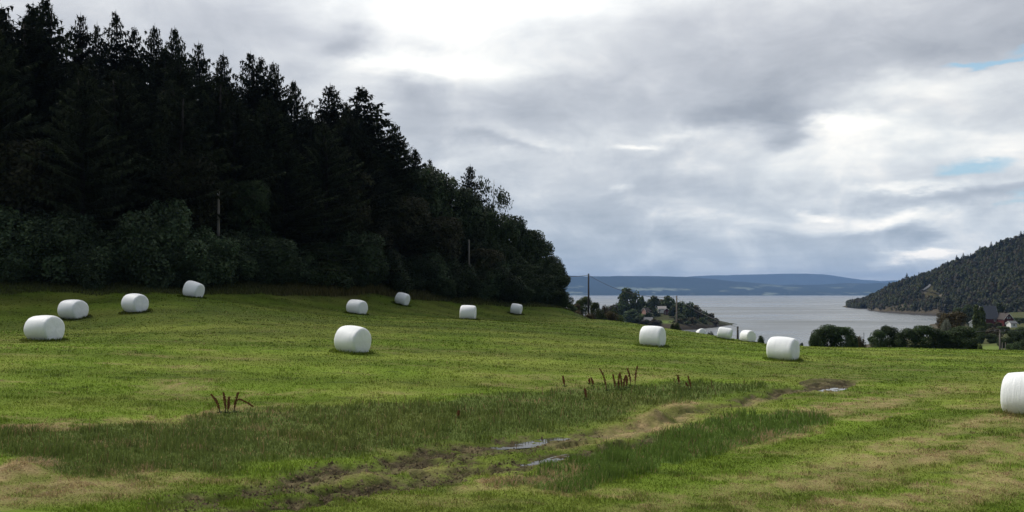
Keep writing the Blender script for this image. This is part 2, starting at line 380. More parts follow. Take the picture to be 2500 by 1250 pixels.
def zones(X, Y, z):
    """masks on the field: long grass band, lush tall grass, mud, straw"""
    x = 1250+F*X/Y; y = Y0-F*z/Y
    w = (fbm(X*.8, Y*.8, 4, 3)-.5); w2 = fbm(X*3, Y*3, 3, 9)-.5
    yy = y+w*44*(20/np.maximum(Y, 12))+w2*22*(20/np.maximum(Y, 12))
    near = (Y < 60)
    end = ss(2000, 1850, x+w*120)
    band = ss(-4, 12, yy-bandU(x))*ss(-6, 18, bandL(x)-yy)*end*near
    lush = ss(0, 10, yy-lushU(x))*ss(0, 8, lushL(x)-yy)*ss(1150, 1260, x)*ss(2060, 2010, x)*near
    sA = np.interp(x, [300, 900, 1400, 2060], [9, 15, 12, 7]); sB = np.interp(x, [500, 900, 1400, 1600], [10, 16, 12, 7])
    mA = np.exp(-((yy-rutA(x))/sA)**2)*ss(330, 420, x)*ss(2110, 2060, x)
    mB = np.exp(-((yy-rutB(x))/sB)**2)*ss(480, 620, x)*ss(1640, 1540, x)
    mid = ss(0, 10, y-rutA(x))*ss(0, 10, rutB(x)-y)*ss(300, 600, x)*ss(1650, 1500, x)
    mud = np.clip(np.maximum(mA*np.clip(ss(1480, 1400, x)+ss(1740, 1800, x)+.5, 0, 1), mB)*(1.1+w2*1.6+w*.6)+(((x-2020)/70)**2+((y-936)/13)**2 < 1)*.8, 0, 1)*near
    mudf = np.where(near, np.maximum(mud, mid*.7*ss(-.15, .15, w+w2)), 0)
    st = 0
    for a, b, sx, sy, k in STRAW:
        q = ((x-a+(y-b)*1.5)/sx)**2+((yy-b+(x-a)*.08)/sy)**2
        st = np.maximum(st, k*np.exp(-q*q*.7))
    # lines of raked cuttings left in the meadow
    st = np.maximum(st, .35*ss(.55, .8, fbm(X*.35+Y*.1, Y*1.1, 3, 21))*ss(60, 30, Y)) 
    q = X*.62-Y*.78+.5*fbm(X*.3, Y*.3, 3, 12); st = np.maximum(st, .6*ss(.55, .95, .5+.5*np.sin(q*2.3))*ss(.42, .62, fbm(X*.5, Y*.7, 3, 13))*ss(0, 5, X-3)*ss(30, 24, Y))
    st = np.where(near, st*(.75+w2*1.8), 0)
    return x, y, np.clip(band, 0, 1), lush, mudf, np.clip(st, 0, 1), np.maximum(mA, mB)*near
def field_z(X, Y):
    z = base_z(X, Y)
    x, y, band, lush, mud, st, rut = zones(X, Y, z)
    nz = (fbm(X*.22, Y*.22, 3, 40)-.5)*.12+(fbm(X*1.6, Y*1.6, 3, 41)-.5)*.05
    nz = nz*ss(400, 60, Y)
    z2 = z+nz-rut*.14+mud*(fbm(X*5, Y*5, 3, 44)-.5)*.2
    # mounds of old straw
    z2 = z2+.30*np.exp(-(((x-1598)/34)**2+((y-1022)/10)**2))*(Y < 60)+.16*np.exp(-(((x-55)/60)**2+((y-1150)/14)**2))*(Y < 60)
    z2 = z2+.12*np.exp(-(((x-1655)/32)**2+((y-999)/6)**2))*(Y < 60)+.13*np.exp(-(((x-885)/50)**2+((y-1168)/12)**2))*(Y < 60)
    # hummocky woodland floor
    z2 = z2+(fbm(X*.1, Y*.1, 3, 60)-.5)*1.2*ss(120, 200, Y)
    for P in PUD:
        z2 = np.where(P['m2'](X, Y) > .02, np.maximum(z2, P['z']+.025+(fbm(X*3, Y*3, 2, 72)-.5)*.05), z2)
        z2 = np.where(P['m'](X, Y) > 0, z2*(1-P['m'](X, Y))+(P['z']-.012+(fbm(X*3.5, Y*9, 4, 71)-.5)*.15)*P['m'](X, Y), z2)
    return z2
PUD = []
for (x0, y0), (x1, y1), hw in PUDDLES:
    D0 = 3.6*F/(y0-Y0)
    for _ in range(12): D0 = float(-base_z(np.array([(x0-1250)/F*D0]), np.array([D0]))[0]*F/(y0-Y0))
    D1 = D0
    for _ in range(12): D1 = float(-base_z(np.array([(x1-1250)/F*D1]), np.array([D1]))[0]*F/(y1-Y0))
    A = np.array(W(x0, y0, D0)); B_ = np.array(W(x1, y1, D1)); zz = (A[2]+B_[2])/2-.06
    def mk(e=0, A=A, B_=B_, hw=hw):
        d = (B_-A)[:2]; Lg = np.hypot(*d); d = d/Lg
        def m(X, Y):
            s = ((X-A[0])*d[0]+(Y-A[1])*d[1]); q = -(X-A[0])*d[1]+(Y-A[1])*d[0]
            return ss(-.35-e, .15-e, s)*ss(Lg+.35+e, Lg-.15+e, s)*ss(hw*2.2+e, hw*1.0+e, np.abs(q+.12*np.sin(s*3+A[0])))
        return m
    PUD.append(dict(A=A, B=B_, z=zz, m=mk(), m2=mk(.3), hw=hw))
def gz(X, Y): return float(field_z(np.array([float(X)]), np.array([float(Y)]))[0])

def field_colour(X, Y, z):
    x, y, band, lush, mud, st, rut = zones(X, Y, z)
    n = X.size
    def c(r, g, b): return np.tile(np.array([r, g, b]), (n, 1))
    def mx(a, b, f): f = np.clip(f, 0, 1)[:, None]; return a*(1-f)+b*f
    g1 = fbm(X*.25, Y*.25, 4, 5); g2 = fbm(X*.06+3, Y*.12, 3, 6); g3 = fbm(X*.9, Y*2.0, 4, 8)
    col = mx(c(.125, .185, .022), c(.185, .225, .042), ss(.35, .7, g1))
    q = X*.62-Y*.78+.5*g1; rs = ss(-2, 5, X-2)*ss(34, 26, Y); lines = (.5+.5*np.sin(q*2.3))*rs+(.5+.5*np.sin((Y-.06*X+1.2*g1)*1.15))*(1-rs)
    col = col*(1+(lines-.5)*.36)[:, None]
    col = mx(col, c(.095, .135, .024), ss(.55, .75, g2)*.6)
    col = mx(col, c(.060, .085, .018), ss(.60, .78, g3)*.55)
    col = mx(col, c(.36, .27, .145), st)
    col = mx(col, c(.098, .132, .036), band*.9)
    col = mx(col, c(.125, .145, .038), band*ss(.45, .7, g1)*.5)
    col = mx(col, c(.105, .165, .034), lush)
    col = mx(col, c(.062, .050, .031), mud*(1-st*.8))
    col = mx(col, c(.17, .14, .08), mud*ss(.5, .68, fbm(X*2.2, Y*4, 3, 99))*.8)
    col = col*(1-.42*ss(38, 68, Y+g2*14)*ss(2000, 1500, x+g1*200))[:, None]  # far meadow darkened towards the wood: shade painted into the grass colour
    # land outside the meadow
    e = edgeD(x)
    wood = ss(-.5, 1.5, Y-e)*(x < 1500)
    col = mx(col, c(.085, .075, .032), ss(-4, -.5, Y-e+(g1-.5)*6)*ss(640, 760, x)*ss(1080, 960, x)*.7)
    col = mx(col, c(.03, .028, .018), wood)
    far = ss(95, 130, Y)*(x >= 1400)
    col = mx(col, c(.070, .075, .030), far)
    lawn = np.exp(-(((x-2415)/40)**2+((Y-198)/28)**2)**2)
    col = mx(col, c(.14, .19, .045), lawn)
    shore = ss(-19.5, -22.5, z)*far
    col = mx(col, c(.085, .068, .050), shore*.85)
    for a, b, sx, sy in ((1625, 786, 28, 4), (1552, 762, 12, 6), (1545, 785, 30, 3)):
        col = mx(col, c(.13, .17, .05), np.exp(-(((x-a)/sx)**2+((y-b)/sy)**2)**2)*(Y > 400))
    return col
edgeD = ip([(-2500, 58), (-500, 60), (0, 65), (240, 66.5), (470, 70), (700, 79), (850, 86), (960, 93), (1100, 101), (1250, 108), (1375, 115), (1450, 125), (1500, 140)])

def build_ground():
    xs = np.concatenate([np.linspace(-2600, -350, 60)[:-1], np.arange(-350, 2850, 3.6), np.linspace(2850, 5200, 60)])
    Ds = np.concatenate([np.linspace(2.5, 10, 16)[:-1], np.exp(np.arange(math.log(10), math.log(62), .0052)), np.exp(np.linspace(math.log(62.3), math.log(900), 210)), np.exp(np.linspace(math.log(960), math.log(17500), 26))])
    XX, DD = np.meshgrid(xs, Ds); X = (XX-1250)/F*DD; X = np.clip(X, -13500, 13500); Y = DD
    z = field_z(X.ravel(), Y.ravel()); z0 = base_z(X.ravel(), Y.ravel())
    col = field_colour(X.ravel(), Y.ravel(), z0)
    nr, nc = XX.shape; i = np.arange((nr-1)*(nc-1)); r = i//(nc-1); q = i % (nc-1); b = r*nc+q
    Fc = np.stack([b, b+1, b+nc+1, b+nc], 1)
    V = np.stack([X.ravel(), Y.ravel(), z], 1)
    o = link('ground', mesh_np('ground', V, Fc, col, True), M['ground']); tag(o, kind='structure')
    return o
build_ground()
w_ = MB(); w_.v = [(-13500, 120, SEA), (13500, 120, SEA), (13500, 17400, SEA), (-13500, 17400, SEA)]; w_.f = [[0, 1, 2, 3]]
tag(w_.build('water', M['sea']), kind='structure')
for P in PUD:
    A, B_, hw = P['A'], P['B'], P['hw']; d = (B_-A)[:2]; Lg = np.hypot(*d); d /= Lg; nrm = np.array([-d[1], d[0]])
    pts = []
    for k in range(40):
        t = 2*math.pi*k/40; a = (Lg/2+.25)*math.cos(t)+Lg/2; b = hw*1.9*math.sin(t)*(1+.35*math.sin(3*t+A[0]))
        p = A[:2]+d*a+nrm*b; pts.append((p[0], p[1], P['z']))
    mb = MB(); mb.v = pts; mb.f = [list(range(40))]
    tag(mb.build('puddle', M['puddle']), kind='structure')

# ------------------------------------------------------------------ meadow grass (uncountable)
def blades(name, X, Y, h, col, wd, lean, mtl, zoff=None):
    n = len(X); z = field_z(X, Y)-.01
    if zoff is not None: z = z+zoff
    a = rng.uniform(0, 2*np.pi, n); ax, ay = np.cos(a)*wd/2, np.sin(a)*wd/2
    la = rng.uniform(0, 2*np.pi, n); ld = lean*h*rng.uniform(.1, 1, n)
    V = np.empty((n, 5, 3))
    V[:, 0] = np.stack([X-ax, Y-ay, z], 1); V[:, 1] = np.stack([X+ax, Y+ay, z], 1)
    mx_, my_ = X+np.cos(la)*ld*.35, Y+np.sin(la)*ld*.35
    V[:, 2] = np.stack([mx_+ax*.8, my_+ay*.8, z+h*.62], 1); V[:, 3] = np.stack([mx_-ax*.8, my_-ay*.8, z+h*.62], 1)
    V[:, 4] = np.stack([X+np.cos(la)*ld, Y+np.sin(la)*ld, z+h*rng.uniform(.85, 1, n)], 1)
    b = np.arange(n)*5
    T = np.concatenate([np.stack([b, b+1, b+2], 1), np.stack([b, b+2, b+3], 1), np.stack([b+3, b+2, b+4], 1)])
    me = mesh_np(name, V.reshape(-1, 3), T, np.repeat(col, 5, 0))
    return link(name, me, mtl)
def scatter(n, Dmin, Dmax, x0=-420, x1=2880, p=1.6):
    u = rng.uniform(0, 1, n); a, b = Dmin**(1-p), Dmax**(1-p); D = (a+(b-a)*u)**(1/(1-p))
    x = rng.uniform(x0, x1, n); return (x-1250)/F*D, D
def build_grass():
    n = 480000
    X, Y = scatter(n, 12.5, 118)
    z0 = base_z(X, Y); x, y, band, lush, mud, st, rut = zones(X, Y, z0)
    clump = fbm(X*2.2, Y*2.2, 3, 90)
    keep = (rng.uniform(0, 1, n) > mud*1.9)&(Y < edgeD(x)+1)
    pm = sum(P['m'](X, Y) for P in PUD); keep &= (rng.uniform(0, 1, n) > pm*.97)
    h = .035+.05*ss(.45, .8, clump); h = h+band*(.02+.15*clump**2)+lush*(.03+.26*clump**1.5)-st*.015; h = h*rng.uniform(.6, 1.3, n)*(1+.005*Y)
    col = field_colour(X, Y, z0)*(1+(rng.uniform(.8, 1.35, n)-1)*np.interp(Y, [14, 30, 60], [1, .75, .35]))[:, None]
    sp = (rng.uniform(0, 1, n) < .04+1.7*st); col[sp] = np.array([.40, .30, .165])*rng.uniform(.6, 1.2, (sp.sum(), 1))
    h[sp] *= .7
    tl = (rng.uniform(0, 1, n) < .007*(band+lush)); h[tl] = rng.uniform(.2, .42, tl.sum()); col[tl] = np.array([.22, .17, .08])*rng.uniform(.5, 1.2, (tl.sum(), 1))
    dk = (rng.uniform(0, 1, n) < .03); col[dk] *= .55
    wd = .00075*Y*rng.uniform(.6, 1.5, n)*np.interp(Y, [28, 50], [1, 1.5]); h = h*np.interp(Y, [28, 55], [1, .7])
    lean = .5+1.6*st
    k = keep
    o = blades('grass', X[k], Y[k], h[k], col[k], wd[k], lean[k], M['grass']); tag(o, kind='stuff', cat='grass', label='short mown green meadow grass with longer dark tufts along the wet track')
    # loose straw lying on the raked heaps
    n = 90000; X, Y = scatter(n, 13, 34); z0 = base_z(X, Y); x, y, band, lush, mud, st, rut = zones(X, Y, z0)
    k = rng.uniform(0, 1, n) < (st*1.2-.22)+mud*.12
    X, Y = X[k], Y[k]; n = len(X)
    c = np.array([.44, .32, .18])*rng.uniform(.5, 1.25, (n, 1)); c[mud[k] > .3] *= .5
    o = blades('straw', X, Y, rng.uniform(.03, .07, n), c, .00075*Y, np.full(n, 4.0), M['grass'])
    tag(o, kind='stuff', cat='straw', label='loose dry straw raked beside the muddy track')
    # rough brown grass along the foot of the wood
    n = 26000; x = rng.uniform(-250, 1440, n); D = edgeD(x)+rng.uniform(-2.0, 3, n)+(fbm(x*.01, x*0, 3, 3)-.5)*3; X = (x-1250)/F*D
    f = np.exp(-((x-860)/200)**2)+.25
    c = np.array([.080, .100, .034])+f[:, None]*np.array([.05, .02, .008]); c = c*rng.uniform(.5, 1.3, (n, 1))
    o = blades('rough_grass', X, D, rng.uniform(.25, .6, n)*(.15+1.2*f), c, .00075*D, np.full(n, .5), M['grass'])
    tag(o, kind='stuff', cat='grass', label='rough brownish uncut grass along the foot of the wood')
build_grass()

# ------------------------------------------------------------------ trees
def _cl(p, k=1.3, s=0): return .55+.9*fbm(p[:, 0]*k+p[:, 2]*.7, p[:, 1]*k+p[:, 2]*k, 3, s)
def trunk_mesh(H, r, lean=0, limbs=(), seed=0, k=8):
    R = random.Random(seed); mb = MB(); pts = []; x = y = 0
    for i in range(7):
        t = i/6; pts.append((x+lean*t*H, y, t*H)); x += R.uniform(-.01, .01)*H; y += R.uniform(-.01, .01)*H
    mb.tube(pts, [r*(1.25 if i == 0 else 1)*(1-i/6*.85) for i in range(7)], k)
    for (z0, d, l) in limbs:
        d = Vector(d).normalized(); p = Vector((lean*z0, 0, z0)); q = p+d*l*.5+Vector((0, 0, l*.08)); e = p+d*l+Vector((0, 0, l*.25))
        rr = r*.4*(1-z0/H*.6); mb.tube([p, q, e], [rr, rr*.7, rr*.25], 5)
    return mb.mesh('trunk', True)
def spruce_crown(H, R, seed, base=.08, sparse=1.0):
    g = np.random.default_rng(seed); V = []; cl = []
    z = base*H; lev = 0
    while z < H*.985:
        t = (z-base*H)/(H*(1-base)); Lm = R*min(1, (1-t)*1.9)**1.0*(.8+.35*g.uniform())+.12
        nb = int(g.integers(5, 9)); a0 = g.uniform(0, 6.28)
        for b in range(nb):
            if g.uniform() > sparse: continue
            a = a0+b*6.283/nb+g.uniform(-.35, .35); l = Lm*g.uniform(.62, 1.22)
            if g.uniform() < .07: l *= 1.3
            dx, dy = math.cos(a), math.sin(a); up = .42*t-.28*(1-t); tone = g.uniform(.55, 1.4)
            ns = max(3, int(l/.17)); zb = z+g.uniform(-.2, .2)
            for s in range(ns):
                u = (s+g.uniform(.2, .8))/ns; rr = u*l; zz = zb+rr*up+.22*l*u*u*(1 if t > .2 else .6)-.05
                w = min(.20+.42*l*.35*(1-u*.75), .12+.45*l)*g.uniform(.7, 1.2)
                for sd in (-1, 1):
                    # a twig spray pointing sideways, outward and drooping
                    ox, oy = dx*rr, dy*rr; fx = dx*.75-dy*sd*.75; fy = dy*.75+dx*sd*.75; hw = (.06+.045*g.uniform())*min(1, .35+.5*l)
                    dr = -g.uniform(.12, .55)*w
                    tip = (ox+fx*w, oy+fy*w, zz+dr)
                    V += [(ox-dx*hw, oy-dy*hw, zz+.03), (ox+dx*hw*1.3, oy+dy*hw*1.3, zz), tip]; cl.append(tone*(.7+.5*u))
                    if g.uniform() < .6: V += [(ox-dx*hw, oy-dy*hw, zz), (ox+dx*hw*1.5, oy+dy*hw*1.5, zz), (ox+fx*w*.35, oy+fy*w*.35, zz-g.uniform(.25, .6))]; cl.append(tone*.7)
            V += [(dx*l*.75-dy*.08, dy*l*.75+dx*.08, zb+l*.75*up+.13*l), (dx*l*.75+dy*.08, dy*l*.75-dx*.08, zb+l*.75*up+.13*l), (dx*l*1.12, dy*l*1.12, zb+l*1.1*up+.27*l)]; cl.append(tone)
        z += g.uniform(.26, .48)*(1 if t < .75 else .7); lev += 1
    for k in range(3): a = k*2.1; V += [(math.cos(a)*.07, math.sin(a)*.07, H*.93), (-math.cos(a)*.07, -math.sin(a)*.07, H*.93), (0, 0, H*1.012)]; cl.append(1)
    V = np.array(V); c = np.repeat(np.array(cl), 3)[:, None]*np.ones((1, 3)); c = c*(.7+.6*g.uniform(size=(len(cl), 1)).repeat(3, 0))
    return mesh_np('crown', V, np.arange(len(V)).reshape(-1, 3), c)
def leaf_crown(lobes, n, size, seed, droop=0, shell=.62, gaps=.35):
    """small leaf clusters spread through lobes (cx,cy,cz,rx,ry,rz)"""
    g = np.random.default_rng(seed); lb = np.array(lobes); wgt = (lb[:, 3]*lb[:, 4]+lb[:, 3]*lb[:, 5])**1.0; wgt /= wgt.sum()
    m = int(n*1.7); k = g.choice(len(lb), m, p=wgt); d = g.normal(size=(m, 3)); d /= np.linalg.norm(d, axis=1)[:, None]
    r = 1-(1-shell)*g.uniform(size=m)**1.3; r *= 1+.22*(fbm(d[:, 0]*3+k*7, d[:, 1]*3+d[:, 2]*2.3+k, 3, seed)-.5)*2
    p = lb[k, :3]+d*r[:, None]*lb[k, 3:6]
    cn = fbm(p[:, 0]*.9+p[:, 2]*.5, p[:, 1]*.9+p[:, 2]*.9, 3, seed+5)
    keep = (cn > gaps*.9)|(g.uniform(size=m) < .35)
    p, d, cn = p[keep][:n], d[keep][:n], cn[keep][:n]; m = len(p)
    nr = d*.7+g.normal(size=(m, 3))*.6; nr[:, 2] += .35; nr /= np.linalg.norm(nr, axis=1)[:, None]
    a = np.cross(nr, g.normal(size=(m, 3))); a /= np.linalg.norm(a, axis=1)[:, None]; b = np.cross(nr, a)
    if droop: b = b*.5; b[:, 2] -= 1.0*droop
    s = size*g.uniform(.5, 1.25, m)[:, None]
    V = np.stack([p-a*s*.5, p+b*s*.55, p+a*s*.5, p-b*s*.6], 1).reshape(-1, 3)
    tone = (.45+1.1*cn)*g.uniform(.7, 1.3, m)
    tint = np.stack([tone*g.uniform(.9, 1.15, m), tone, tone*g.uniform(.8, 1.1, m)], 1)
    return mesh_np('crown', V, np.arange(len(V)).reshape(-1, 4), np.repeat(tint, 4, 0))
def tree_proto(kind, label, trunk, crown, tm, cm):
    e = empty(kind); tk = link('trunk', trunk, tm, e); cr = link('crown', crown, cm, e); return e, [tk, cr]
PROTO = {}
def proto(key, kind, trunk, crown, tm, cm, H, Wd):
    PROTO[key] = dict(kind=kind, trunk=trunk, crown=crown, H=H, W=Wd, tm=tm, cm=cm, used=False, cms=[])
    trunk.materials.append(tm); crown.materials.append(cm)
def place(key, X, Y, H, Wd=None, label='', cat='tree', group=None, z=None, rz=None, cm=None, name=None, sink=.15):
    P = PROTO[key]; s = H/P['H']; sx = s if Wd is None else Wd/P['W']
    if z is None: z = gz(X, Y)
    e = empty(name or P['kind'], (X, Y, z-sink), random.uniform(0, 6.28) if rz is None else rz); e.scale = (sx, sx, s)
    for nm in ('trunk', 'crown'):
        o = bpy.data.objects.new(nm, P[nm]); C.objects.link(o); o.parent = e
        if nm == 'crown' and cm is not None:
            o.material_slots[0].link = 'OBJECT'; o.material_slots[0].material = cm
    return tag(e, label, cat, group)
for i in range(6):
    H = 20; R = (3.2, 3.6, 2.8, 3.4, 2.5, 3.9)[i]
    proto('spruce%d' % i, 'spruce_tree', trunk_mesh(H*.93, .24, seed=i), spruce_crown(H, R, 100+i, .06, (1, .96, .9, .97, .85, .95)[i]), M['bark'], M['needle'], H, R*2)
def limbs(seed, H, n=6, l=3):
    R = random.Random(seed); return [(H*R.uniform(.3, .8), (math.cos(a), math.sin(a), R.uniform(.3, .9)), l*R.uniform(.7, 1.1)) for a in [i*6.28/n+R.uniform(-.4, .4) for i in range(n)]]
def round_lobes(seed, R, H, z0, n=11):
    r = random.Random(seed); o = [(0, 0, (z0+H)/2, R*.72, R*.72, (H-z0)*.46)]
    for i in range(n):
        a = r.uniform(0, 6.28); t = r.uniform(.05, .95); q = R*(.62*math.sin(math.pi*(.18+.72*t)))*r.uniform(.75, 1.1)
        s = R*r.uniform(.28, .48); o.append((math.cos(a)*q, math.sin(a)*q, z0+(H-z0)*t*.9+.2, s, s, s*r.uniform(.7, 1.0)))
    return o
for i in range(4):
    proto('broad%d' % i, 'broadleaf_tree', trunk_mesh(7.5, .2, .02*i, limbs(i, 9, 7, 2.6), i), leaf_crown(round_lobes(i, 3.4, 10, 1.6, 13), 15000, .22, 200+i, gaps=.42), M['bark'], M['leaf_dark'], 10, 6.8)
for i in range(4):
    r = random.Random(40+i); lb = [(r.uniform(-1.9, 1.9), r.uniform(-1.3, 1.3), r.uniform(.5, 4.2), r.uniform(.8, 1.4), r.uniform(.8, 1.4), r.uniform(.8, 1.5)) for _ in range(11)]+[(0, 0, 1.7, 2.2, 1.8, 1.8), (0, 0, 3.6, 1.2, 1.2, 1.6)]
    proto('bush%d' % i, 'willow_bush', trunk_mesh(3.8, .11, .03, limbs(50+i, 4, 6, 1.8), 50+i), leaf_crown(lb, 15000, .18, 300+i, gaps=.4), M['bark'], M['leaf_bush'], 5.3, 5.6)
lb = [(random.uniform(-1.5, 1.5), random.uniform(-1.5, 1.5), 3+9*k/14, .6+.6*math.sin(3.14*k/14), .6+.6*math.sin(3.14*k/14), 1.1) for k in range(14)]
proto('birch', 'birch_tree', trunk_mesh(12, .15, .02, limbs(70, 12, 9, 2), 70), leaf_crown(lb, 3600, .2, 400, droop=1.2, shell=.1, gaps=.66), M['bark_birch'], M['leaf_dark'], 12.8, 4.6)
lb = [(random.uniform(-.25, .25), random.uniform(-.25, .25), 1+11*k/13, .5+.65*math.sin(3.14*(k+1)/15), .5+.65*math.sin(3.14*(k+1)/15), 1.0) for k in range(14)]
proto('poplar', 'poplar_tree', trunk_mesh(11, .18, seed=71), leaf_crown(lb, 4200, .36, 401, shell=.4, gaps=.3), M['bark'], M['leaf_far'], 13, 2.5)
for i in range(3): # coarser crowns for trees several hundred metres away
    proto('far%d' % i, 'broadleaf_tree', trunk_mesh(5, .3, .02, limbs(80+i, 7, 5, 2.6), 80+i, 6), leaf_crown(round_lobes(90+i, 4, 10, .4, 12), 1500, .85, 500+i, gaps=.35), M['bark'], M['leaf_far'], 10, 8)
for i in range(2): proto('farspruce%d' % i, 'spruce_tree', trunk_mesh(11, .18, seed=75+i, k=5), spruce_crown(12, 2.0+.5*i, 600+i, .05), M['bark'], M['far_needle'], 12, 4+i)

# --- the wood on the left
sky_env = ip([(-900, -330), (-500, -260), (-200, -150), (0, -60), (90, 0), (150, 95), (300, 85), (450, 105), (560, 150), (650, 185), (725, 270), (760, 260), (800, 240), (900, 255), (945, 330), (1000, 390), (1060, 425), (1150, 480), (1230, 545), (1300, 595), (1350, 655), (1375, 690)])
def top_h(x, y, D):
    X = (x-1250)/F*D; return X, (Y0-y)/F*D-gz(X, D)
SPR = [  # x, top row, extra distance into the wood, width, label
 (112, -12, 14, 6.5, 'tallest spruce at the far left, its top cut by the upper frame edge'), (197, 28, 21, 5.2, 'pointed spruce on the skyline, right of the tall cut off spruce'),
 (237, 50, 23, 3.6, 'slim spruce tip between two skyline spruces at the left'), (283, 22, 24, 4.6, 'sparse spruce with an open ragged top on the left skyline'),
 (328, 62, 24, 4.4, 'low pointed spruce on the skyline right of the ragged open topped one'), (378, 55, 23, 4.8, 'bushy topped spruce on the left skyline above the wooden pole, slightly left of it'),
 (426, 62, 21, 5.0, 'broad headed dark spruce on the skyline with a round shouldered top'), (485, 98, 20, 5.4, 'spruce with a sharp tip just right of the round shouldered one'),
 (545, 122, 19, 4.6, 'twin pronged spruce on the skyline directly above the wooden pole'), (612, 122, 18, 5.4, 'tall spruce starting the group of three right of the pole'),
 (638, 135, 18, 4.6, 'middle spruce of the skyline group of three'), (668, 145, 18, 5.2, 'right spruce of the skyline group of three'),
 (716, 192, 17, 4.8, 'slightly bent spruce ending the long dark mass before the gap'), (748, 245, 16, 2.8, 'small thin spruce tip standing in the gap of the skyline'),
 (806, 200, 16, 7.0, 'pyramid shaped spruce left of the widest spruce'), (845, 245, 20, 4.4, 'spruce tip showing between the two big pyramid spruces'),
 (884, 208, 15, 9.2, 'widest spruce, with long right side branches against the sky'), (965, 297, 15, 5.6, 'bushy spruce standing alone right of the widest spruce'),
 (1013, 358, 14, 4.4, 'short spruce between the lone bushy one and the leafy trees'), (1050, 384, 15, 3.6, 'small spruce top poking above the round leafy crowns'),
 (1148, 398, 13, 4.6, 'small symmetrical spruce beside the hanging birch')]
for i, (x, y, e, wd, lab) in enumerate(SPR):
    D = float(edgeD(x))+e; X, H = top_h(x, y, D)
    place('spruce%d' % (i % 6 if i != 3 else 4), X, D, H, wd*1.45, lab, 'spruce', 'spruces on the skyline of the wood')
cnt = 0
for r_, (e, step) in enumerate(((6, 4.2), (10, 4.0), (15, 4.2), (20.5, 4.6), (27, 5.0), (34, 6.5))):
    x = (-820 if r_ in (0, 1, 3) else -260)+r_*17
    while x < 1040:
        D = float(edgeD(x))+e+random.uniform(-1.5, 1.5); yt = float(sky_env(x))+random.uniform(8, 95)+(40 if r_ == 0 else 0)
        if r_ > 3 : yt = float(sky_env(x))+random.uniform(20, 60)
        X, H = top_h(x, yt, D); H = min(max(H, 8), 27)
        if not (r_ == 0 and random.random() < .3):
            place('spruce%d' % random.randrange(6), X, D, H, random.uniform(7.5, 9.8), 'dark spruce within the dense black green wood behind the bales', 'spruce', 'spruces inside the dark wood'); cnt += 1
        x += step*random.uniform(.85, 1.2)*F/D
# brownish and leafy trees in the middle
LEAFY = [(835, 405, 7, 7.5, 'leaf_brown', 'brownish leafy tree glowing faintly in front of the dark spruces'), (905, 520, 4, 6, 'leaf_brown', 'low brown leafed tree under the widest spruce'),
 (985, 470, 6, 6.5, 'leaf_brown', 'dull olive tree below the lone bushy spruce'), (1045, 398, 10, 7.0, 'leaf_dark', 'round leafy crown topping the slope below the small spruces'),
 (1095, 412, 9, 7.5, 'leaf_dark', 'broad leafy crown left of the small symmetrical spruce'), (1135, 455, 8, 6.0, 'leaf_dark', 'leafy tree just below the small symmetrical spruce'),
 (1075, 520, 5, 6.5, 'leaf_brown', 'brown tinged leafy tree below the broad crowns'), (1170, 500, 9, 6, 'leaf_dark', 'leafy tree under the hanging birch'),
 (1215, 515, 8, 6, 'leaf_dark', 'leafy tree stepping down right of the birch'), (1252, 522, 9, 5.5, 'leaf_dark', 'crown at the shoulder of the falling tree line'),
 (1287, 552, 8, 5.5, 'leaf_dark', 'rounded crown halfway down the falling tree line'), (1318, 580, 7, 5.4, 'leaf_dark', 'rounded crown near the right end of the wood'),
 (1342, 618, 5, 4.6, 'leaf_dark', 'last but one tree at the right end of the wood'), (1358, 640, 3, 4.0, 'leaf_dark', 'last tree of the wood, its edge against the fjord'),
 (1180, 600, 4, 6, 'leaf_brown', 'olive tree behind the short right hand pole'), (1280, 640, 3, 5.5, 'leaf_dark', 'low leafy tree at the right foot of the wood'),
 (1230, 585, 6, 6, 'leaf_dark', 'leafy tree below the shoulder of the tree line'), (1325, 665, 2, 4.5, 'leaf_dark', 'small leafy tree at the lower right corner of the wood'),
 (612, 430, 5, 4.6, 'leaf_dark', 'leafy tree hidden in shade right of the tall wooden pole'), (75, 330, 6, 7, 'leaf_brown', 'brownish leafy tree in the dark wood at far left'), (470, 360, 6, 6, 'leaf_brown', 'faint brown leafy tree in the dark wood left of the pole')]
for i, (x, y, e, wd, cm, lab) in enumerate(LEAFY):
    D = float(edgeD(x))+e; X, H = top_h(x, y, D)
    place('broad%d' % (i % 4), X, D, H, wd*1.15, lab, 'tree', 'leafy trees in the wood', cm=M[cm])
D = float(edgeD(1195))+12; X, H = top_h(1195, 418, D); place('birch', X, D, H, 5.0, 'thin hanging birch on the skyline with sky showing through', 'birch', rz=.6)
for k, (x, y) in enumerate(((1000, 500), (1150, 560), (1265, 600), (1110, 600), (1040, 560), (1300, 640), (1205, 640))):
    D = float(edgeD(x))+13+k % 3; X, H = top_h(x, y, D); place('broad%d' % (k % 4), X, D, H, 6.5, 'shaded leafy tree filling the inside of the wood', 'tree', 'shaded leafy trees inside the wood')
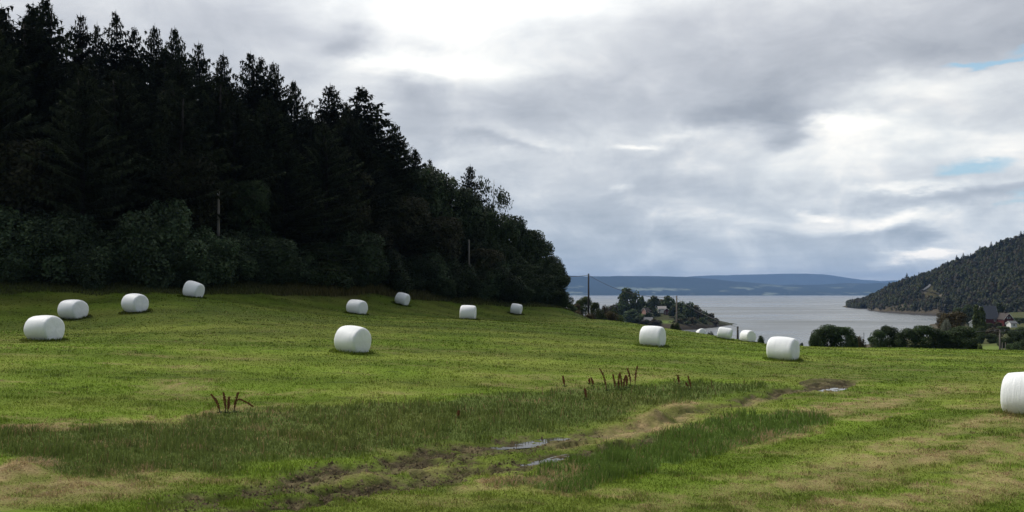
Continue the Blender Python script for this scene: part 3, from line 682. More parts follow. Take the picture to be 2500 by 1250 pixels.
BUSH = [(-760, 500, 5), (-670, 520, 5.5), (-590, 505, 5.2), (-500, 515, 5), (-410, 500, 5.5), (-320, 520, 5), (-230, 520, 5), (-120, 500, 5), (-30, 505, 6), (30, 520, 5.5), (85, 505, 5.2), (150, 500, 5.5), (205, 520, 5), (262, 555, 4.5), (310, 530, 5.2), (355, 505, 5.2), (392, 486, 5.5), (440, 535, 5.5), (490, 545, 5.5),
        (540, 566, 4.5), (588, 560, 5.2), (640, 570, 5.6), (690, 575, 5.2), (745, 600, 5), (800, 590, 5.5), (850, 555, 6), (905, 600, 5.2), (955, 600, 5), (1005, 625, 5), (1050, 600, 5.6), (1095, 615, 5.4), (1140, 650, 4.6),
        (1185, 620, 5.6), (1228, 640, 5), (1270, 680, 4), (1305, 690, 4), (1340, 700, 3.8), (1362, 705, 3.2), (60, 590, 4.5), (230, 600, 4.2), (420, 600, 4.4), (660, 640, 4), (1075, 670, 4), (960, 670, 4), (840, 650, 4.2)]
for i, (x, y, wd) in enumerate(BUSH):
    e = 1.8 if i < 38 else .8
    D = float(edgeD(x))+e+(i % 3)*.5; X, H = top_h(x, y, D)
    if i < 38: wd *= 1.2
    nm = 'leaf_bush' if x < 800 or i % 3 else 'leaf_dark'
    lab = {0: 'bushy dark green willow at the forest edge'}.get(0)
    side = 'left of the tall pole' if x < 530 else ('between the tall pole and the brown bank' if x < 800 else 'near the right end of the forest edge')
    place('bush%d' % (i % 4), X, D, H, wd, 'dusky green willow bush fringing the wood '+side, 'bush', 'willow bushes fringing the wood '+side, cm=M[nm])

# ------------------------------------------------------------------ bales
def bale_mesh(seed):
    g = random.Random(seed); nx, na = 30, 56; Lh, ry, rz = .64, .675, .668; V = []; Fc = []
    ph = [g.uniform(0, 6.28) for _ in range(8)]
    prof = []
    for i in range(nx+1):
        s = -1+2*i/nx; prof.append((Lh*math.sin(s*math.pi/2)**1 if False else Lh*(abs(s)**.9)*(1 if s > 0 else -1), (1-abs(s)**8)**.5*.04+.97-.085*s*s-abs(s)**24*.05))
    rings = [(-Lh*.985, f) for f in (.0, .3, .58, .78)]+prof+[(Lh*.985, f) for f in (.78, .58, .3, .0)]
    for ri, (x, f) in enumerate(rings):
        for j in range(na):
            a = 2*math.pi*j/na; ca, sa = math.cos(a), math.sin(a)
            rimd = min(1, abs(x)/Lh)**6
            w = 1+.012*math.sin(3*a+ph[0])+.010*math.sin(5*a+ph[1]+x*2)+.016*rimd*math.sin(17*a+ph[2])*(.5+.5*math.sin(3*a+ph[3]))+.002*math.sin(x*24+a+ph[4])+.012*math.sin(2*a+x*4+ph[5])
            y = ry*f*w*ca; z = rz*f*w*sa
            if ri < 4 or ri > len(rings)-5: # bulged, puckered ends
                xx = x*(1+.075*(1-f*f))+.005*math.sin(7*a+ph[5])*f
            else: xx = x
            zb = -rz*.94
            if z < zb+.12: z = zb+.12-(zb+.12-z)*.35; y *= 1.03
            V.append((xx+.02*sa*math.sin(ph[6]), y, z+rz*.88))
    for i in range(len(rings)-1):
        for j in range(na): q = (j+1) % na; Fc.append((i*na+j, i*na+q, (i+1)*na+q, (i+1)*na+j))
    me = mesh_np('hay_bale', V, Fc, None, True); return me
def flap_mesh(seed, s=.22):
    g = random.Random(seed); V = []; Fc = []; n = 7
    for i in range(n):
        for j in range(n):
            u, v = i/(n-1), j/(n-1); V.append(((u-.5)*s*(1-.4*v)+g.uniform(-.015, .015), g.uniform(-.035, .035), -v*s*1.1+g.uniform(-.015, .015)))
    for i in range(n-1):
        for j in range(n-1): Fc.append((i*n+j, (i+1)*n+j, (i+1)*n+j+1, i*n+j+1))
    me = bpy.data.meshes.new('loose_film'); me.from_pydata(V, [], Fc); me.update(); return me
BLAB = ['large white wrapped bale nearest on the left, its grey end facing right', 'white wrapped bale just behind the nearest left one', 'white wrapped bale third from the left, alone on the slope',
        'tilted white bale close under the forest edge below the tall pole', 'small white bale directly behind the large central one', 'large white wrapped bale in the middle of the left field',
        'small white bale close to the brown bank at the wood', 'small square looking white bale seen from the side, right of the brown bank bale', 'smallest far white bale near the right end of the wood',
        'white wrapped bale in front of the peninsula and grey pole', 'large white wrapped bale right of centre, near the field crest', 'big white bale cut off by the right frame edge',
        'leftmost of three white bales half sunk behind the field crest', 'middle of three white bales half hidden behind the field crest', 'rightmost of three white bales behind the field crest, beside a thin pole']
for i, (a, b, yt, yb, fr, fl) in enumerate(BALES):
    D = BH*F/(yb-yt); xc = (a+b)/2; phi = math.atan(1.02*(1-fr)/max(fr, .05)); S = 1.38*math.cos(phi)+1.33*math.sin(phi)
    wpx = (b-a)/F*D; k = min(max(wpx/S, .92), 1.06)
    Yc = D+.55; X = (xc-1250)/F*Yc
    v = Vector((X, Yc, 0)).normalized(); rt = Vector((v.y, -v.x, 0)); n = -v*math.cos(phi)+rt*math.sin(phi)
    rz = math.atan2(n.y, n.x)
    z = gz(X, Yc); zx = gz(X+n.x*.6, Yc+n.y*.6)-gz(X-n.x*.6, Yc-n.y*.6); zy = gz(X-n.y*.6, Yc+n.x*.6)-gz(X+n.y*.6, Yc-n.x*.6)
    o = link('hay_bale', bale_mesh(i), M['bale']); o.location = (X, Yc, z-.05); tilt = -math.atan(zx/1.2)+(math.radians(9) if i == 3 else 0)
    o.rotation_euler = (math.atan(zy/1.2), tilt, rz); o.scale = (k, k, 1.0)
    tag(o, BLAB[i], 'bale', 'white wrapped bales on the meadow')
    if fl:
        for q in range(1 if fl > 1 else 2):
            f = link('loose_film', flap_mesh(i*3+q, .24 if fl > 1 else .17), M['bale'], o)
            if fl == 2: f.location = (-.1, -.62, .38); f.rotation_euler = (.35, .4, .2)
            elif fl == 3: f.location = (.60, .20 if q else -.30, .22); f.rotation_euler = (0, .25, math.pi/2)
            else: f.location = (-.62, -.25, 1.03) if q else (.62, .35, .17); f.rotation_euler = (.4, -.5, 1.3) if q else (0, .3, math.pi/2)

BX = np.array([[o.location.x, o.location.y] for o in C.objects if o.name.startswith('hay_bale')])
k_ = rng.integers(0, len(BX), 9000); a_ = rng.uniform(0, 6.283, 9000); r_ = rng.uniform(.62, 1.05, 9000)
tx, ty = BX[k_, 0]+np.cos(a_)*r_, BX[k_, 1]+np.sin(a_)*r_
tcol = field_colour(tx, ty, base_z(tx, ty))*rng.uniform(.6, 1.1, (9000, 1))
tag(blades('grass', tx, ty, rng.uniform(.05, .17, 9000)*(1.2-.5*(r_-.6)), tcol, .0009*ty, np.full(9000, .6), M['grass']), kind='stuff', cat='grass', label='slightly longer grass standing round the feet of the bales')
# crumbled soil thrown up along the ruts
X, Y = scatter(120000, 12.8, 40, 250, 2150); z0 = base_z(X, Y); zz_ = zones(X, Y, z0); k_ = rng.uniform(0, 1, len(X)) < zz_[4]*.6-zz_[5]*.5
pm = sum(P['m'](X, Y) for P in PUD); k_ &= rng.uniform(0, 1, len(X)) > pm
X, Y = X[k_], Y[k_]; n_ = len(X); z0 = field_z(X, Y)+.004; sz = rng.uniform(.008, .034, n_)*np.where(rng.uniform(0, 1, n_) < .06, 1.7, 1)
Q = np.array([(-1, -.8, -.4), (1, -.7, -.4), (.1, 1, -.4), (0, 0, .8)]); V_ = (Q[None]*rng.uniform(.6, 1.3, (n_, 4, 3)))*sz[:, None, None]
ca_, sa_ = np.cos(rng.uniform(0, 6.28, n_))[:, None], np.sin(rng.uniform(0, 6.28, n_))[:, None]
V_ = np.stack([V_[..., 0]*ca_-V_[..., 1]*sa_+X[:, None], V_[..., 0]*sa_+V_[..., 1]*ca_+Y[:, None], V_[..., 2]+z0[:, None]], -1)
b_ = np.arange(n_)[:, None]*4; F_ = np.concatenate([b_+np.array([[0, 1, 3]]), b_+np.array([[1, 2, 3]]), b_+np.array([[2, 0, 3]])])
cc_ = np.array([.080, .062, .040])*rng.uniform(.4, 1.7, (n_, 1)); q_ = rng.uniform(0, 1, n_) < .35; cc_[q_] = np.array([.15, .12, .065])*rng.uniform(.5, 1.2, (q_.sum(), 1))
tag(link('soil', mesh_np('soil', V_.reshape(-1, 3), F_, np.repeat(cc_, 4, 0)), M['ground']), kind='stuff', cat='soil', label='crumbled dark soil and trampled stubble along the wheel ruts')

# ------------------------------------------------------------------ docks
def dock(x, ytop, ybase, lean=0, branch=False, label='', seed=0):
    D = 3.4*F/(ybase-Y0)
    for _ in range(8): D = -gz((x-1250)/F*D, D)*F/(ybase-Y0)
    X = (x-1250)/F*D; z = gz(X, D); H = (ybase-ytop)/F*D; g = random.Random(seed)
    e = empty('dock_plant', (X, D, z-.03)); tag(e, label, 'dock', 'withered docks on the edge of the long grass')
    pts = [(lean*t*t*H+g.uniform(-.006, .006), g.uniform(-.006, .006), H*t) for t in (0, .25, .5, .75, 1)]
    st = MB().tube(pts, [.016, .014, .011, .008, .004], 5)
    segs = [(pts, .28, 1)]
    if branch:
        bp = [(lean*.35*H, 0, H*.62), (lean*.35*H+.13, 0, H*.66), (lean*.35*H+.32, .02, H*.50), (lean*.35*H+.48, .02, H*.30)]; st.tube(bp, [.006, .005, .004, .003], 4); segs.append((bp, .1, 1))
    st.build('stem', M['dock_stem'], e)
    V = []
    for pp, t0, t1 in segs:
        for k in range(260):
            t = t0+(t1-t0)*g.random();  f = t*(len(pp)-1); i = min(int(f), len(pp)-2); u = f-i
            c = [pp[i][q]*(1-u)+pp[i+1][q]*u for q in range(3)]; w = (.75+.4*(math.sin(t*40+seed*3)*.5+.5))* .033*(1.15-abs(t-.65)*1.6)*g.uniform(.4, 1.2)
            a = g.uniform(0, 6.28); c[0] += math.cos(a)*w; c[1] += math.sin(a)*w; c[2] += g.uniform(-.01, .01); s = g.uniform(.008, .018)
            V += [(c[0]-s, c[1], c[2]-s*.3), (c[0]+s, c[1]+g.uniform(-s, s), c[2]-s*.3), (c[0]+g.uniform(-s, s), c[1], c[2]+s*1.3)]
    LV = []
    for k in range(5):
        a = k*1.3+g.uniform(-.3, .3); l = g.uniform(.06, .13); dx, dy = math.cos(a), math.sin(a)
        LV += [(-dy*.012, dx*.012, .02), (dy*.012, -dx*.012, .02), (dx*l*.5+dy*.028, dy*l*.5-dx*.028, l*.65), (dx*l, dy*l, l*.5), (dx*l*.5-dy*.028, dy*l*.5+dx*.028, l*.65)]
    lm = bpy.data.meshes.new('leaf'); lm.from_pydata(LV, [], [[b*5+q for q in range(5)] for b in range(5)]); lm.update(); link('leaf', lm, M['dock_leaf'], e)
    link('seed_head', mesh_np('seed_head', V, np.arange(len(V)).reshape(-1, 3)), M['dock_red'], e)
DOCKS = [(537, 960, 1008, -.45, False, 'leaning rusty dock, leftmost of the left clump'), (551, 956, 1009, -.1, False, 'tallest thick rusty dock in the left clump'), (557, 966, 1009, .05, False, 'short straight dock hugging the tallest in the left clump'),
 (572, 955, 1007, .2, True, 'rusty dock with one long stem bent over to the right'),
 (1481, 898, 954, -.30, False, 'tall dark dock at the left of the big clump'), (1502, 912, 952, -.15, False, 'second dock stalk in the big clump'), (1510, 911, 951, .05, False, 'thin dock in the middle of the big clump'),
 (1518, 908, 952, -.1, False, 'thick reddish dock in the middle of the big clump'), (1523, 914, 951, .1, False, 'reddish dock close right of the thick one'), (1531, 915, 948, -.05, False, 'short dock in the right half of the big clump'),
 (1540, 897, 942, -.2, False, 'tall leaning dock right of the short one in the big clump'), (1550, 891, 944, .12, False, 'tallest dock, at the right end of the big clump'),
 (1378, 916, 944, -.15, False, 'lone thin dock left of the big clump'), (1440, 922, 938, -.1, False, 'tiny dock just left of the big clump'), (1448, 920, 943, -.2, False, 'small leaning dock just left of the big clump'),
 (1657, 914, 938, -.1, False, 'single dock right of the big clump'), (1687, 916, 952, -.2, False, 'thin tall dock furthest right'), (1680, 933, 950, -.3, False, 'small bent dock beside the furthest right one'), (1431, 946, 976, -.1, False, 'small dock standing inside the dark grass band'),
 (1118, 1000, 1020, .1, False, 'tiny dock in the dark grass left of the big clump')]
for k, d in enumerate(DOCKS): dock(*d, seed=k)

# ------------------------------------------------------------------ poles and wires
def wood_pole(x, ytop, D, r, mk, label, cross=False, ybase=None, X=None):
    X = (x-1250)/F*D; z = gz(X, D); zt = (Y0-ytop)/F*D; H = zt-z
    e = empty('utility_pole', (X, D, z-.2)); tag(e, label, 'pole', 'wooden poles')
    MB().tube([(0, 0, 0), (0, 0, H*.5), (0, 0, H+.2)], [r*1.25, r*1.1, r*.85], 9).build('shaft', M[mk], e, True)
    if cross:
        MB().box(-1.0, 1.0, -.06, .06, H+.02, H+.14).build('crossarm', M[mk], e)
        for s in (-.85, 0, .85): MB().tube([(s, 0, H+.14), (s, 0, H+.24), (s, 0, H+.30)], [.03, .05, .02], 6).build('insulator', M['insulator'], e)
    else:
        MB().tube([(0, -r*.9, H-.25), (0, -r*1.8, H-.25), (0, -r*1.8, H-.05)], [.03, .03, .04], 5).build('insulator', M['insulator'], e)
    return (X, D, zt)
p1 = wood_pole(533, 463, float(edgeD(533))+2.6, .12, 'pole', 'tall weathered wooden pole rising out of the bushes against the dark wood')
p2 = wood_pole(1145, 585, float(edgeD(1145))+3.2, .11, 'pole', 'short grey pole half hidden in the leafy trees at the forest edge')
p3 = wood_pole(1437, 668, 165, .17, 'pole_dark', 'dark pole standing against the blue hills at the end of the wood')
p4 = wood_pole(1652, 722, 150, .14, 'pole', 'pale grey pole in front of the wooded peninsula')
p5 = wood_pole(1801, 797, 110, .13, 'pole_dark', 'thin dark pole between two half hidden bales')
p6 = wood_pole(2441, 807, 150, .13, 'pole', 'grey pole with a crossbar in front of the red barn', True)
p7 = wood_pole(2109, 812, 190, .07, 'pole_dark', 'very thin mast between the bushes by the water')
def wire(a, b, sag, label, r=.035):
    a, b = Vector(a), Vector(b); pts = []
    for k in range(15): t = k/14; p = a.lerp(b, t); p.z -= 4*sag*t*(1-t); pts.append(p)
    tag(MB().tube(pts, r, 5).build('power_line', M['wire']), label, 'cable')
wire(W(1330, 668, 178), (p3[0], p3[1], p3[2]-.3), .4, 'dark wire running from the wood to the dark pole', .05)
wire((p3[0], p3[1], p3[2]-.3), (p4[0], p4[1], p4[2]-.2), 1.4, 'slack wire from the dark pole to the pale grey pole', .04)
wire((p4[0], p4[1], p4[2]-.4), (p5[0], p5[1], p5[2]-.1), .5, 'slack wire from the pale grey pole to the thin dark pole', .025)
wire((p6[0], p6[1], p6[2]+.2), W(2620, 806, 155), .2, 'wire leading right from the crossbar pole', .04)
wire((p6[0], p6[1], p6[2]+.2), W(2300, 809, 190), .3, 'wire leading left from the crossbar pole', .03)

# ------------------------------------------------------------------ far land: right headland
xs_ = ip
hs_y = ip([(2055, 748.5), (2070, 751), (2100, 754), (2118, 754), (2122, 758), (2160, 763), (2230, 768), (2300, 772), (2500, 780), (2900, 800), (3400, 810)])
hr_y = ip([(2055, 748.5), (2072, 744), (2100, 738), (2125, 732), (2150, 722), (2175, 706), (2200, 696), (2240, 684), (2300, 655), (2350, 636), (2400, 617), (2450, 596), (2500, 580), (2600, 535), (2900, 480), (3400, 500)])
hdep = ip([(2055, 20), (2100, 90), (2200, 260), (2500, 330), (3400, 420)])
def hill_pt(x, t):
    x = np.asarray(x, float); t = np.asarray(t, float)
    Ds = -SEA*F/(hs_y(x)-Y0); Dr = Ds+hdep(x); D = Ds+(Dr-Ds)*np.clip(t, -.2, 3)
    zr = (Y0-hr_y(x))/F*Dr; tt = np.clip(t, 0, 1)
    prof = .30*tt**.55+.70*tt**1.15
    z = SEA+(zr-SEA)*prof
    z = np.where(t < 0, SEA+t*30, z); z = np.where(t > 1, zr-(t-1)*(zr-SEA)*.9-(t-1)*8, z)
    X = (x-1250)/F*D
    am = ss(0, .15, t)*np.minimum(1, (zr-SEA)/25)
    z = z+am*((fbm(X*.02, D*.02, 4, 77)-.5)*16+(fbm(X*.1, D*.1, 3, 78)-.5)*5)
    return X, D, z
def build_hill():
    xs = np.arange(2050, 3400, 2.6); ts = np.concatenate([np.linspace(-.15, 0, 3)[:-1], np.linspace(0, 1, 110), np.linspace(1, 2.4, 22)[1:]])
    XX, TT = np.meshgrid(xs, ts); X, D, z = hill_pt(XX.ravel(), TT.ravel()); x = XX.ravel(); t = TT.ravel()
    n = len(x); rk = ss(.50, .62, fbm(X*.045, D*.03+z*.05, 5, 31)+.10*ss(.35, .1, t)+.10*ss(.45, .2, t)*(x < 2310))
    cl = ss(.03, .005, t)
    g = fbm(X*.05, D*.05, 4, 33)[:, None]
    base = np.array([.034, .038, .016])*(1-g)+np.array([.064, .052, .024])*g
    rock = np.array([.105, .088, .070])*(.55+.9*fbm(X*.2, z*.3+D*.1, 3, 35)[:, None])
    hz = np.clip(rk*ss(.75, .3, t)+rk*.55*ss(.45, .6, t), 0, 1)[:, None]; col = base*(1-hz)+rock*hz
    brn = (ss(2120, 2160, x)*ss(2330, 2290, x)*ss(.38, .2, t))[:, None]*.65; col = col*(1-brn)+np.array([.062, .050, .034])*(.55+.9*fbm(X*.09, D*.09, 3, 37)[:, None])*brn
    col = col*(1-cl[:, None])+np.array([.05, .045, .045])*cl[:, None]
    nr, nc = XX.shape; i = np.arange((nr-1)*(nc-1)); r = i//(nc-1); q = i % (nc-1); b = r*nc+q
    o = link('hillside', mesh_np('hillside', np.stack([X, D, z], 1), np.stack([b, b+1, b+nc+1, b+nc], 1), col, True), M['ground']); tag(o, kind='structure')
build_hill()
# hairpin of the hill road
def hill_t(x, y):
    ts = np.linspace(0, 1, 300); X, D, z = hill_pt(np.full(300, x), ts); yy = Y0-F*z/D; return float(ts[np.argmin(np.abs(yy-y))])
def ribbon(pts, hw):
    mb = MB(); P = []
    for x, y in pts: t = hill_t(x, y); X, D, z = hill_pt(x, t); P.append(Vector((float(X), float(D), float(z)+1.8)))
    Q = []
    for a, b in zip(P, P[1:]):
        for k in range(4): Q.append(a.lerp(b, k/4))
    Q.append(P[-1])
    for i, p in enumerate(Q):
        d = (Q[min(i+1, len(Q)-1)]-Q[max(i-1, 0)]); d.z = 0; d.normalize(); n = Vector((-d.y, d.x, 0))
        if n.y < 0: n = -n
        mb.v += [tuple(p-n*hw-Vector((0, 0, hw*.45))), tuple(p+n*hw+Vector((0, 0, hw*.45))), tuple(p-n*hw*1.1-Vector((0, 0, hw*1.4))), ]
    for i in range(len(Q)-1): b = i*3; mb.f += [[b, b+3, b+4, b+1], [b+2, b+5, b+3, b]]
    tag(mb.build('road', M['asphalt']), kind='structure')
ribbon([(2271, 697), (2268, 702), (2260, 707), (2252, 711), (2262, 713), (2275, 717), (2292, 721)], 1.1)

# woodland on the headland: the ones on the ridge and by the shore are single trees, the rest one far off wood
def far_wood():
    g = np.random.default_rng(12); n = 17000
    x = g.uniform(2068, 3000, n); t = g.uniform(.02, 1.25, n)**.9; X, D, z = hill_pt(x, t)
    den = fbm(X*.035, D*.035, 4, 50)+.22*ss(.2, .6, t)+.12*(x > 2310)
    road = np.min([np.hypot((x-a)/11, ((Y0-F*z/D)-b-5)/8) for a, b in ((2271, 700), (2262, 706), (2253, 712), (2265, 714), (2280, 719), (2290, 722), (2275, 709))], 0)
    brn = (x > 2120)&(x < 2310)&(t < .33)
    k = (den > .45+.12*g.uniform(-1, 1, n))&(road > 1)&~(brn&(g.uniform(size=n) < .35)); X, D, z, x, t = X[k], D[k], z[k], x[k], t[k]; n = len(X)
    con = g.uniform(size=n) < np.where(t > .45, .5, .25); H = np.where(con, g.uniform(4, 9, n), g.uniform(3.5, 8.5, n)); R = np.where(con, H*.24, H*.5)
    V = []; Cc = []
    # conifers: 34 drooping sprays each, broadleaf: 34 leaf masses each
    m = 34
    u = g.uniform(0, 1, (n, m))**.85; a = g.uniform(0, 6.283, (n, m)); rr = np.where(con[:, None], R[:, None]*(1-u)+.15, R[:, None]*np.sqrt(np.clip(1-(2*u-1)**2, 0, 1)))*g.uniform(.6, 1.15, (n, m))
    zc = np.where(con[:, None], u*H[:, None], (.15+.85*u)*H[:, None])
    P = np.stack([X[:, None]+np.cos(a)*rr*.6, D[:, None]+np.sin(a)*rr*.6, z[:, None]-.3+zc], -1)
    s = np.where(con[:, None], .35+.9*R[:, None]*(1-u), R[:, None]*.42)*g.uniform(.7, 1.3, (n, m))
    ca, sa = np.cos(a), np.sin(a)
    v0 = P+np.stack([-sa*s*.6, ca*s*.6, s*.1], -1); v1 = P+np.stack([sa*s*.6, -ca*s*.6, s*.1], -1)
    v2 = P+np.stack([ca*s*.8, sa*s*.8, -s*.35], -1); v3 = P+np.stack([ca*0, sa*0, s*.9], -1)
    Vt = np.stack([v0, v2, v1, v3], 2).reshape(-1, 3)
    base = np.where(con[:, None], np.array([[.024, .034, .012]]), np.array([[.044, .052, .016]]))*g.uniform(.6, 1.5, (n, 1))
    yb = (~con)&(g.uniform(size=n) < .35); base[yb] = np.array([.05, .042, .022])*g.uniform(.6, 1.3, (yb.sum(), 1))
    c = (base[:, None]*g.uniform(.6, 1.4, (n, m, 1))).reshape(-1, 3)
    o = link('far_wood', mesh_np('far_wood', Vt, np.arange(len(Vt)).reshape(-1, 4), np.repeat(c, 4, 0)), M['grass']); tag(o, kind='stuff', cat='wood', label='far off mixed wood covering the steep headland')
far_wood()
for k in range(92):
    if random.random() < .3: continue
    x = 2078+k*4.9+random.uniform(-3, 3); t = random.uniform(.93, 1.03); X, D, z = (float(v) for v in hill_pt(x, t)); small = x < 2170
    place('farspruce%d' % (k % 2), X, D, random.uniform(6, 10) if small else random.choice((6, 8, 9, 11, 15))*random.uniform(.8, 1.1), random.uniform(3, 5.5), 'tiny dark conifer on the ridge line of the headland', 'conifer', 'conifers along the headland ridge', z=z)
for x, y, h, w_ in ((2090, 738, 9, 5), (2098, 740, 7, 5), (2316, 745, 15, 6), (2310, 752, 10, 5), (2195, 700, 13, 5), (2256, 690, 16, 5)):
    t = hill_t(x, y+12); X, D, z = (float(v) for v in hill_pt(x, t)); place('farspruce0', X, D, h, w_, {2090: 'dark conifer at the very tip of the headland', 2098: 'smaller dark conifer just behind the headland tip', 2316: 'tall dark conifer at the right end of the brown cliff', 2310: 'short dark conifer left of the tall one at the brown cliff end', 2195: 'dark conifer high above the brown cliff', 2256: 'tall dark conifer directly left of the hairpin road'}[x], 'conifer', z=z)

# ------------------------------------------------------------------ houses
def house(loc, rz, w, d, h, rh, wall, roof, wins=(), chim=None, label='', door=None, group=None, name='wooden_house', over=.35, lower=None, trimc='trim'):
    """ridge along local x, front is -y; wins: (face, u, z, ww, wh)"""
    e = empty(name, loc, rz); tag(e, label, 'house', group)
    MB().prism([(-d/2, 0), (d/2, 0), (d/2, h), (0, h+rh), (-d/2, h)], -w/2, w/2).build('wall', M[wall], e).rotation_euler = (0, 0, math.pi/2)
    k = rh/(d/2); t = .14
    rf = MB().prism([(-d/2-over, h-over*k+.02), (0, h+rh+.02), (d/2+over, h-over*k+.02), (d/2+over, h-over*k+t+.02), (0, h+rh+t+.04), (-d/2-over, h-over*k+t+.02)], -w/2-over, w/2+over).build('roof', M[roof], e); rf.rotation_euler = (0, 0, math.pi/2)
    for s in (-1, 1):
        b = MB().prism([(-d/2-over, h-over*k-.10), (0, h+rh-.10), (d/2+over, h-over*k-.10), (d/2+over, h-over*k+.12), (0, h+rh+.14), (-d/2-over, h-over*k+.12)], s*(w/2+over+.02)-.03, s*(w/2+over+.02)+.03).build('barge_board', M[trimc], e); b.rotation_euler = (0, 0, math.pi/2)
    if chim: MB().box(chim[0]-.3, chim[0]+.3, -.3, .3, h+rh-.3, h+rh+chim[1]).build('chimney', M['chimney'], e)
    for (fc, u, z, ww, wh) in wins:
        def pl(a0, a1, z0, z1, o0, o1):
            if fc == 'f': return MB().box(a0, a1, -d/2-o1, -d/2-o0, z0, z1)
            if fc == 'l': return MB().box(-w/2-o1, -w/2-o0, a0, a1, z0, z1)
            return MB().box(w/2+o0, w/2+o1, a0, a1, z0, z1)
        wn = pl(u-ww/2, u+ww/2, z, z+wh, .0, .07).build('window', M['trim'], e)
        p = pl(u-ww*.36, u+ww*.36, z+wh*.1, z+wh*.9, .075, .09).build('pane', M['glass'], wn)
    if door: MB().box(door-.45, door+.45, -d/2-.08, -d/2-.005, 0, 2).build('door', M['trim'], e)
    return e
def hp(x, D, z=None): X = (x-1250)/F*D; return (X, D, gz(X, D)-.2 if z is None else z)
def zat(y, D): return (Y0-y)/F*D
D = 430; house(((2384-1250)/F*D, D, zat(803, D)), math.radians(62), 8, 6.4, 3.2, 2.6, 'white_wall', 'grey_roof', [('l', -1.2, 1.0, .9, 1.2), ('l', 1.4, 1.0, .9, 1.2), ('f', -1.5, 1.2, 1, 1.2)], (-1, .9), 'white house with dark chimney, half hidden behind a leafy tree', 1.0)
D = 450; house(((2419-1250)/F*D, D+3, zat(806, D)), math.radians(-4), 7.6, 6.5, 6.4, 6.2, 'red_wall', 'dark_roof', [('f', -2.9, 4.6, 1.0, 1.5), ('f', 2.2, 4.6, 1.0, 1.5)], None, 'tall dark red barn with a grey black roof and two white windows', 0.6, name='red_barn')
D = 445; house(((2459-1250)/F*D, D+4, zat(800, D)), math.radians(96), 9, 5.2, 4.5, 2.9, 'red_wall', 'brown_roof', [('l', 0, 4.6, 1.7, 1.0), ('l', -1.4, 1.6, 1.0, 1.2), ('l', 1.4, 1.6, 1.0, 1.2)], (-2, 1.0), 'small red house with a white gable window and pale barge boards', None)
D = 420; house(((2470-1250)/F*D, D, zat(800, D)), math.radians(10), 3.4, 3, 2.2, 1.0, 'white_wall', 'grey_roof', [('f', 0, .9, .9, .9)], None, 'small white shed below the small red house', None, name='shed')
D = 620; house(((1577-1250)/F*D, D, zat(768, D)), math.radians(35), 4.2, 4, 3.0, 1.8, 'pink_wall', 'brown_roof', [('f', -1.6, 1.4, 1.0, 1.4), ('f', 1.6, 1.4, 1.0, 1.4)], (0, .8), 'pale reddish cottage among the peninsula trees', 0)
D = 632; house(((1616-1250)/F*D, D, zat(764, D)), 0, 5.6, 5, 3.2, 1.6, 'white_wall', 'pale_roof', [('f', -2, 1.2, 1.1, 1.3), ('f', 2, 1.2, 1.1, 1.3)], None, 'cottage on the peninsula with a pale flat looking roof', 0)
D = 615; house(((1628-1250)/F*D, D, zat(769, D)), math.radians(80), 6, 4.2, 3.0, 1.8, 'red_wall', 'grey_roof', [('l', -1.0, .7, .9, 1.7), ('l', 1.0, .7, .9, 1.7)], (1, .8), 'small red cottage with white windows on the peninsula', None)
D = 585; house(((1576-1250)/F*D, D, zat(790, D)), math.radians(-12), 9, 6, 2.2, 2.0, 'grey_wall', 'grey_roof', [('f', -2, .7, 1, .9)], None, 'low grey boathouse near the peninsula shore', 1.5, name='boathouse')

# ------------------------------------------------------------------ peninsula land and trees
def peninsula():
    xs = np.arange(1440, 1800, 1.5); Dn = ip([(1440, 585), (1520, 580), (1560, 570), (1600, 566), (1650, 556), (1700, 572), (1740, 600), (1775, 640), (1800, 660)])
    hh = ip([(1440, 3.0), (1500, 6.5), (1560, 10), (1640, 9), (1690, 7.5), (1740, 4.5), (1765, 2.2), (1782, .6), (1800, -.8)]); dp = ip([(1440, 130), (1600, 120), (1700, 100), (1760, 50), (1800, 12)])
    ts = np.linspace(-.1, 1.3, 60); XX, TT = np.meshgrid(xs, ts); x, t = XX.ravel(), TT.ravel()
    D = Dn(x)+dp(x)*t; X = (x-1250)/F*D; z = SEA+hh(x)*np.where(t < 0, t*4, np.sin(np.clip(t, 0, 1.25)*math.pi*.8)**.6 if False else np.clip(np.sin(np.clip(t, 0, 1.25)*math.pi*.8), 0, 1)**.6)+ss(0, .1, t)*(fbm(X*.08, D*.08, 4, 61)-.5)*2.0
    z = np.where(t > 1.2, SEA-2, z)
    g = fbm(X*.09, D*.09, 3, 62)[:, None]; col = np.array([.040, .042, .022])*(1-g)+np.array([.066, .070, .030])*g
    sh = ss(.16, .04, t)[:, None]; col = col*(1-sh)+np.array([.06, .048, .036])*sh; y = Y0-F*z/D
    for a, b, sx, sy in ((1628, 786, 22, 4), (1556, 765, 14, 7), (1545, 786, 30, 4)):
        f = np.exp(-(((x-a)/sx)**2+((y-b)/sy)**2)**2)[:, None]; col = col*(1-f)+np.array([.12, .165, .045])*f
    nr, nc = XX.shape; i = np.arange((nr-1)*(nc-1)); r = i//(nc-1); q = i % (nc-1); b = r*nc+q
    o = link('peninsula', mesh_np('peninsula', np.stack([X, D, z], 1), np.stack([b, b+1, b+nc+1, b+nc], 1), col, True), M['ground']); tag(o, kind='structure')
peninsula()
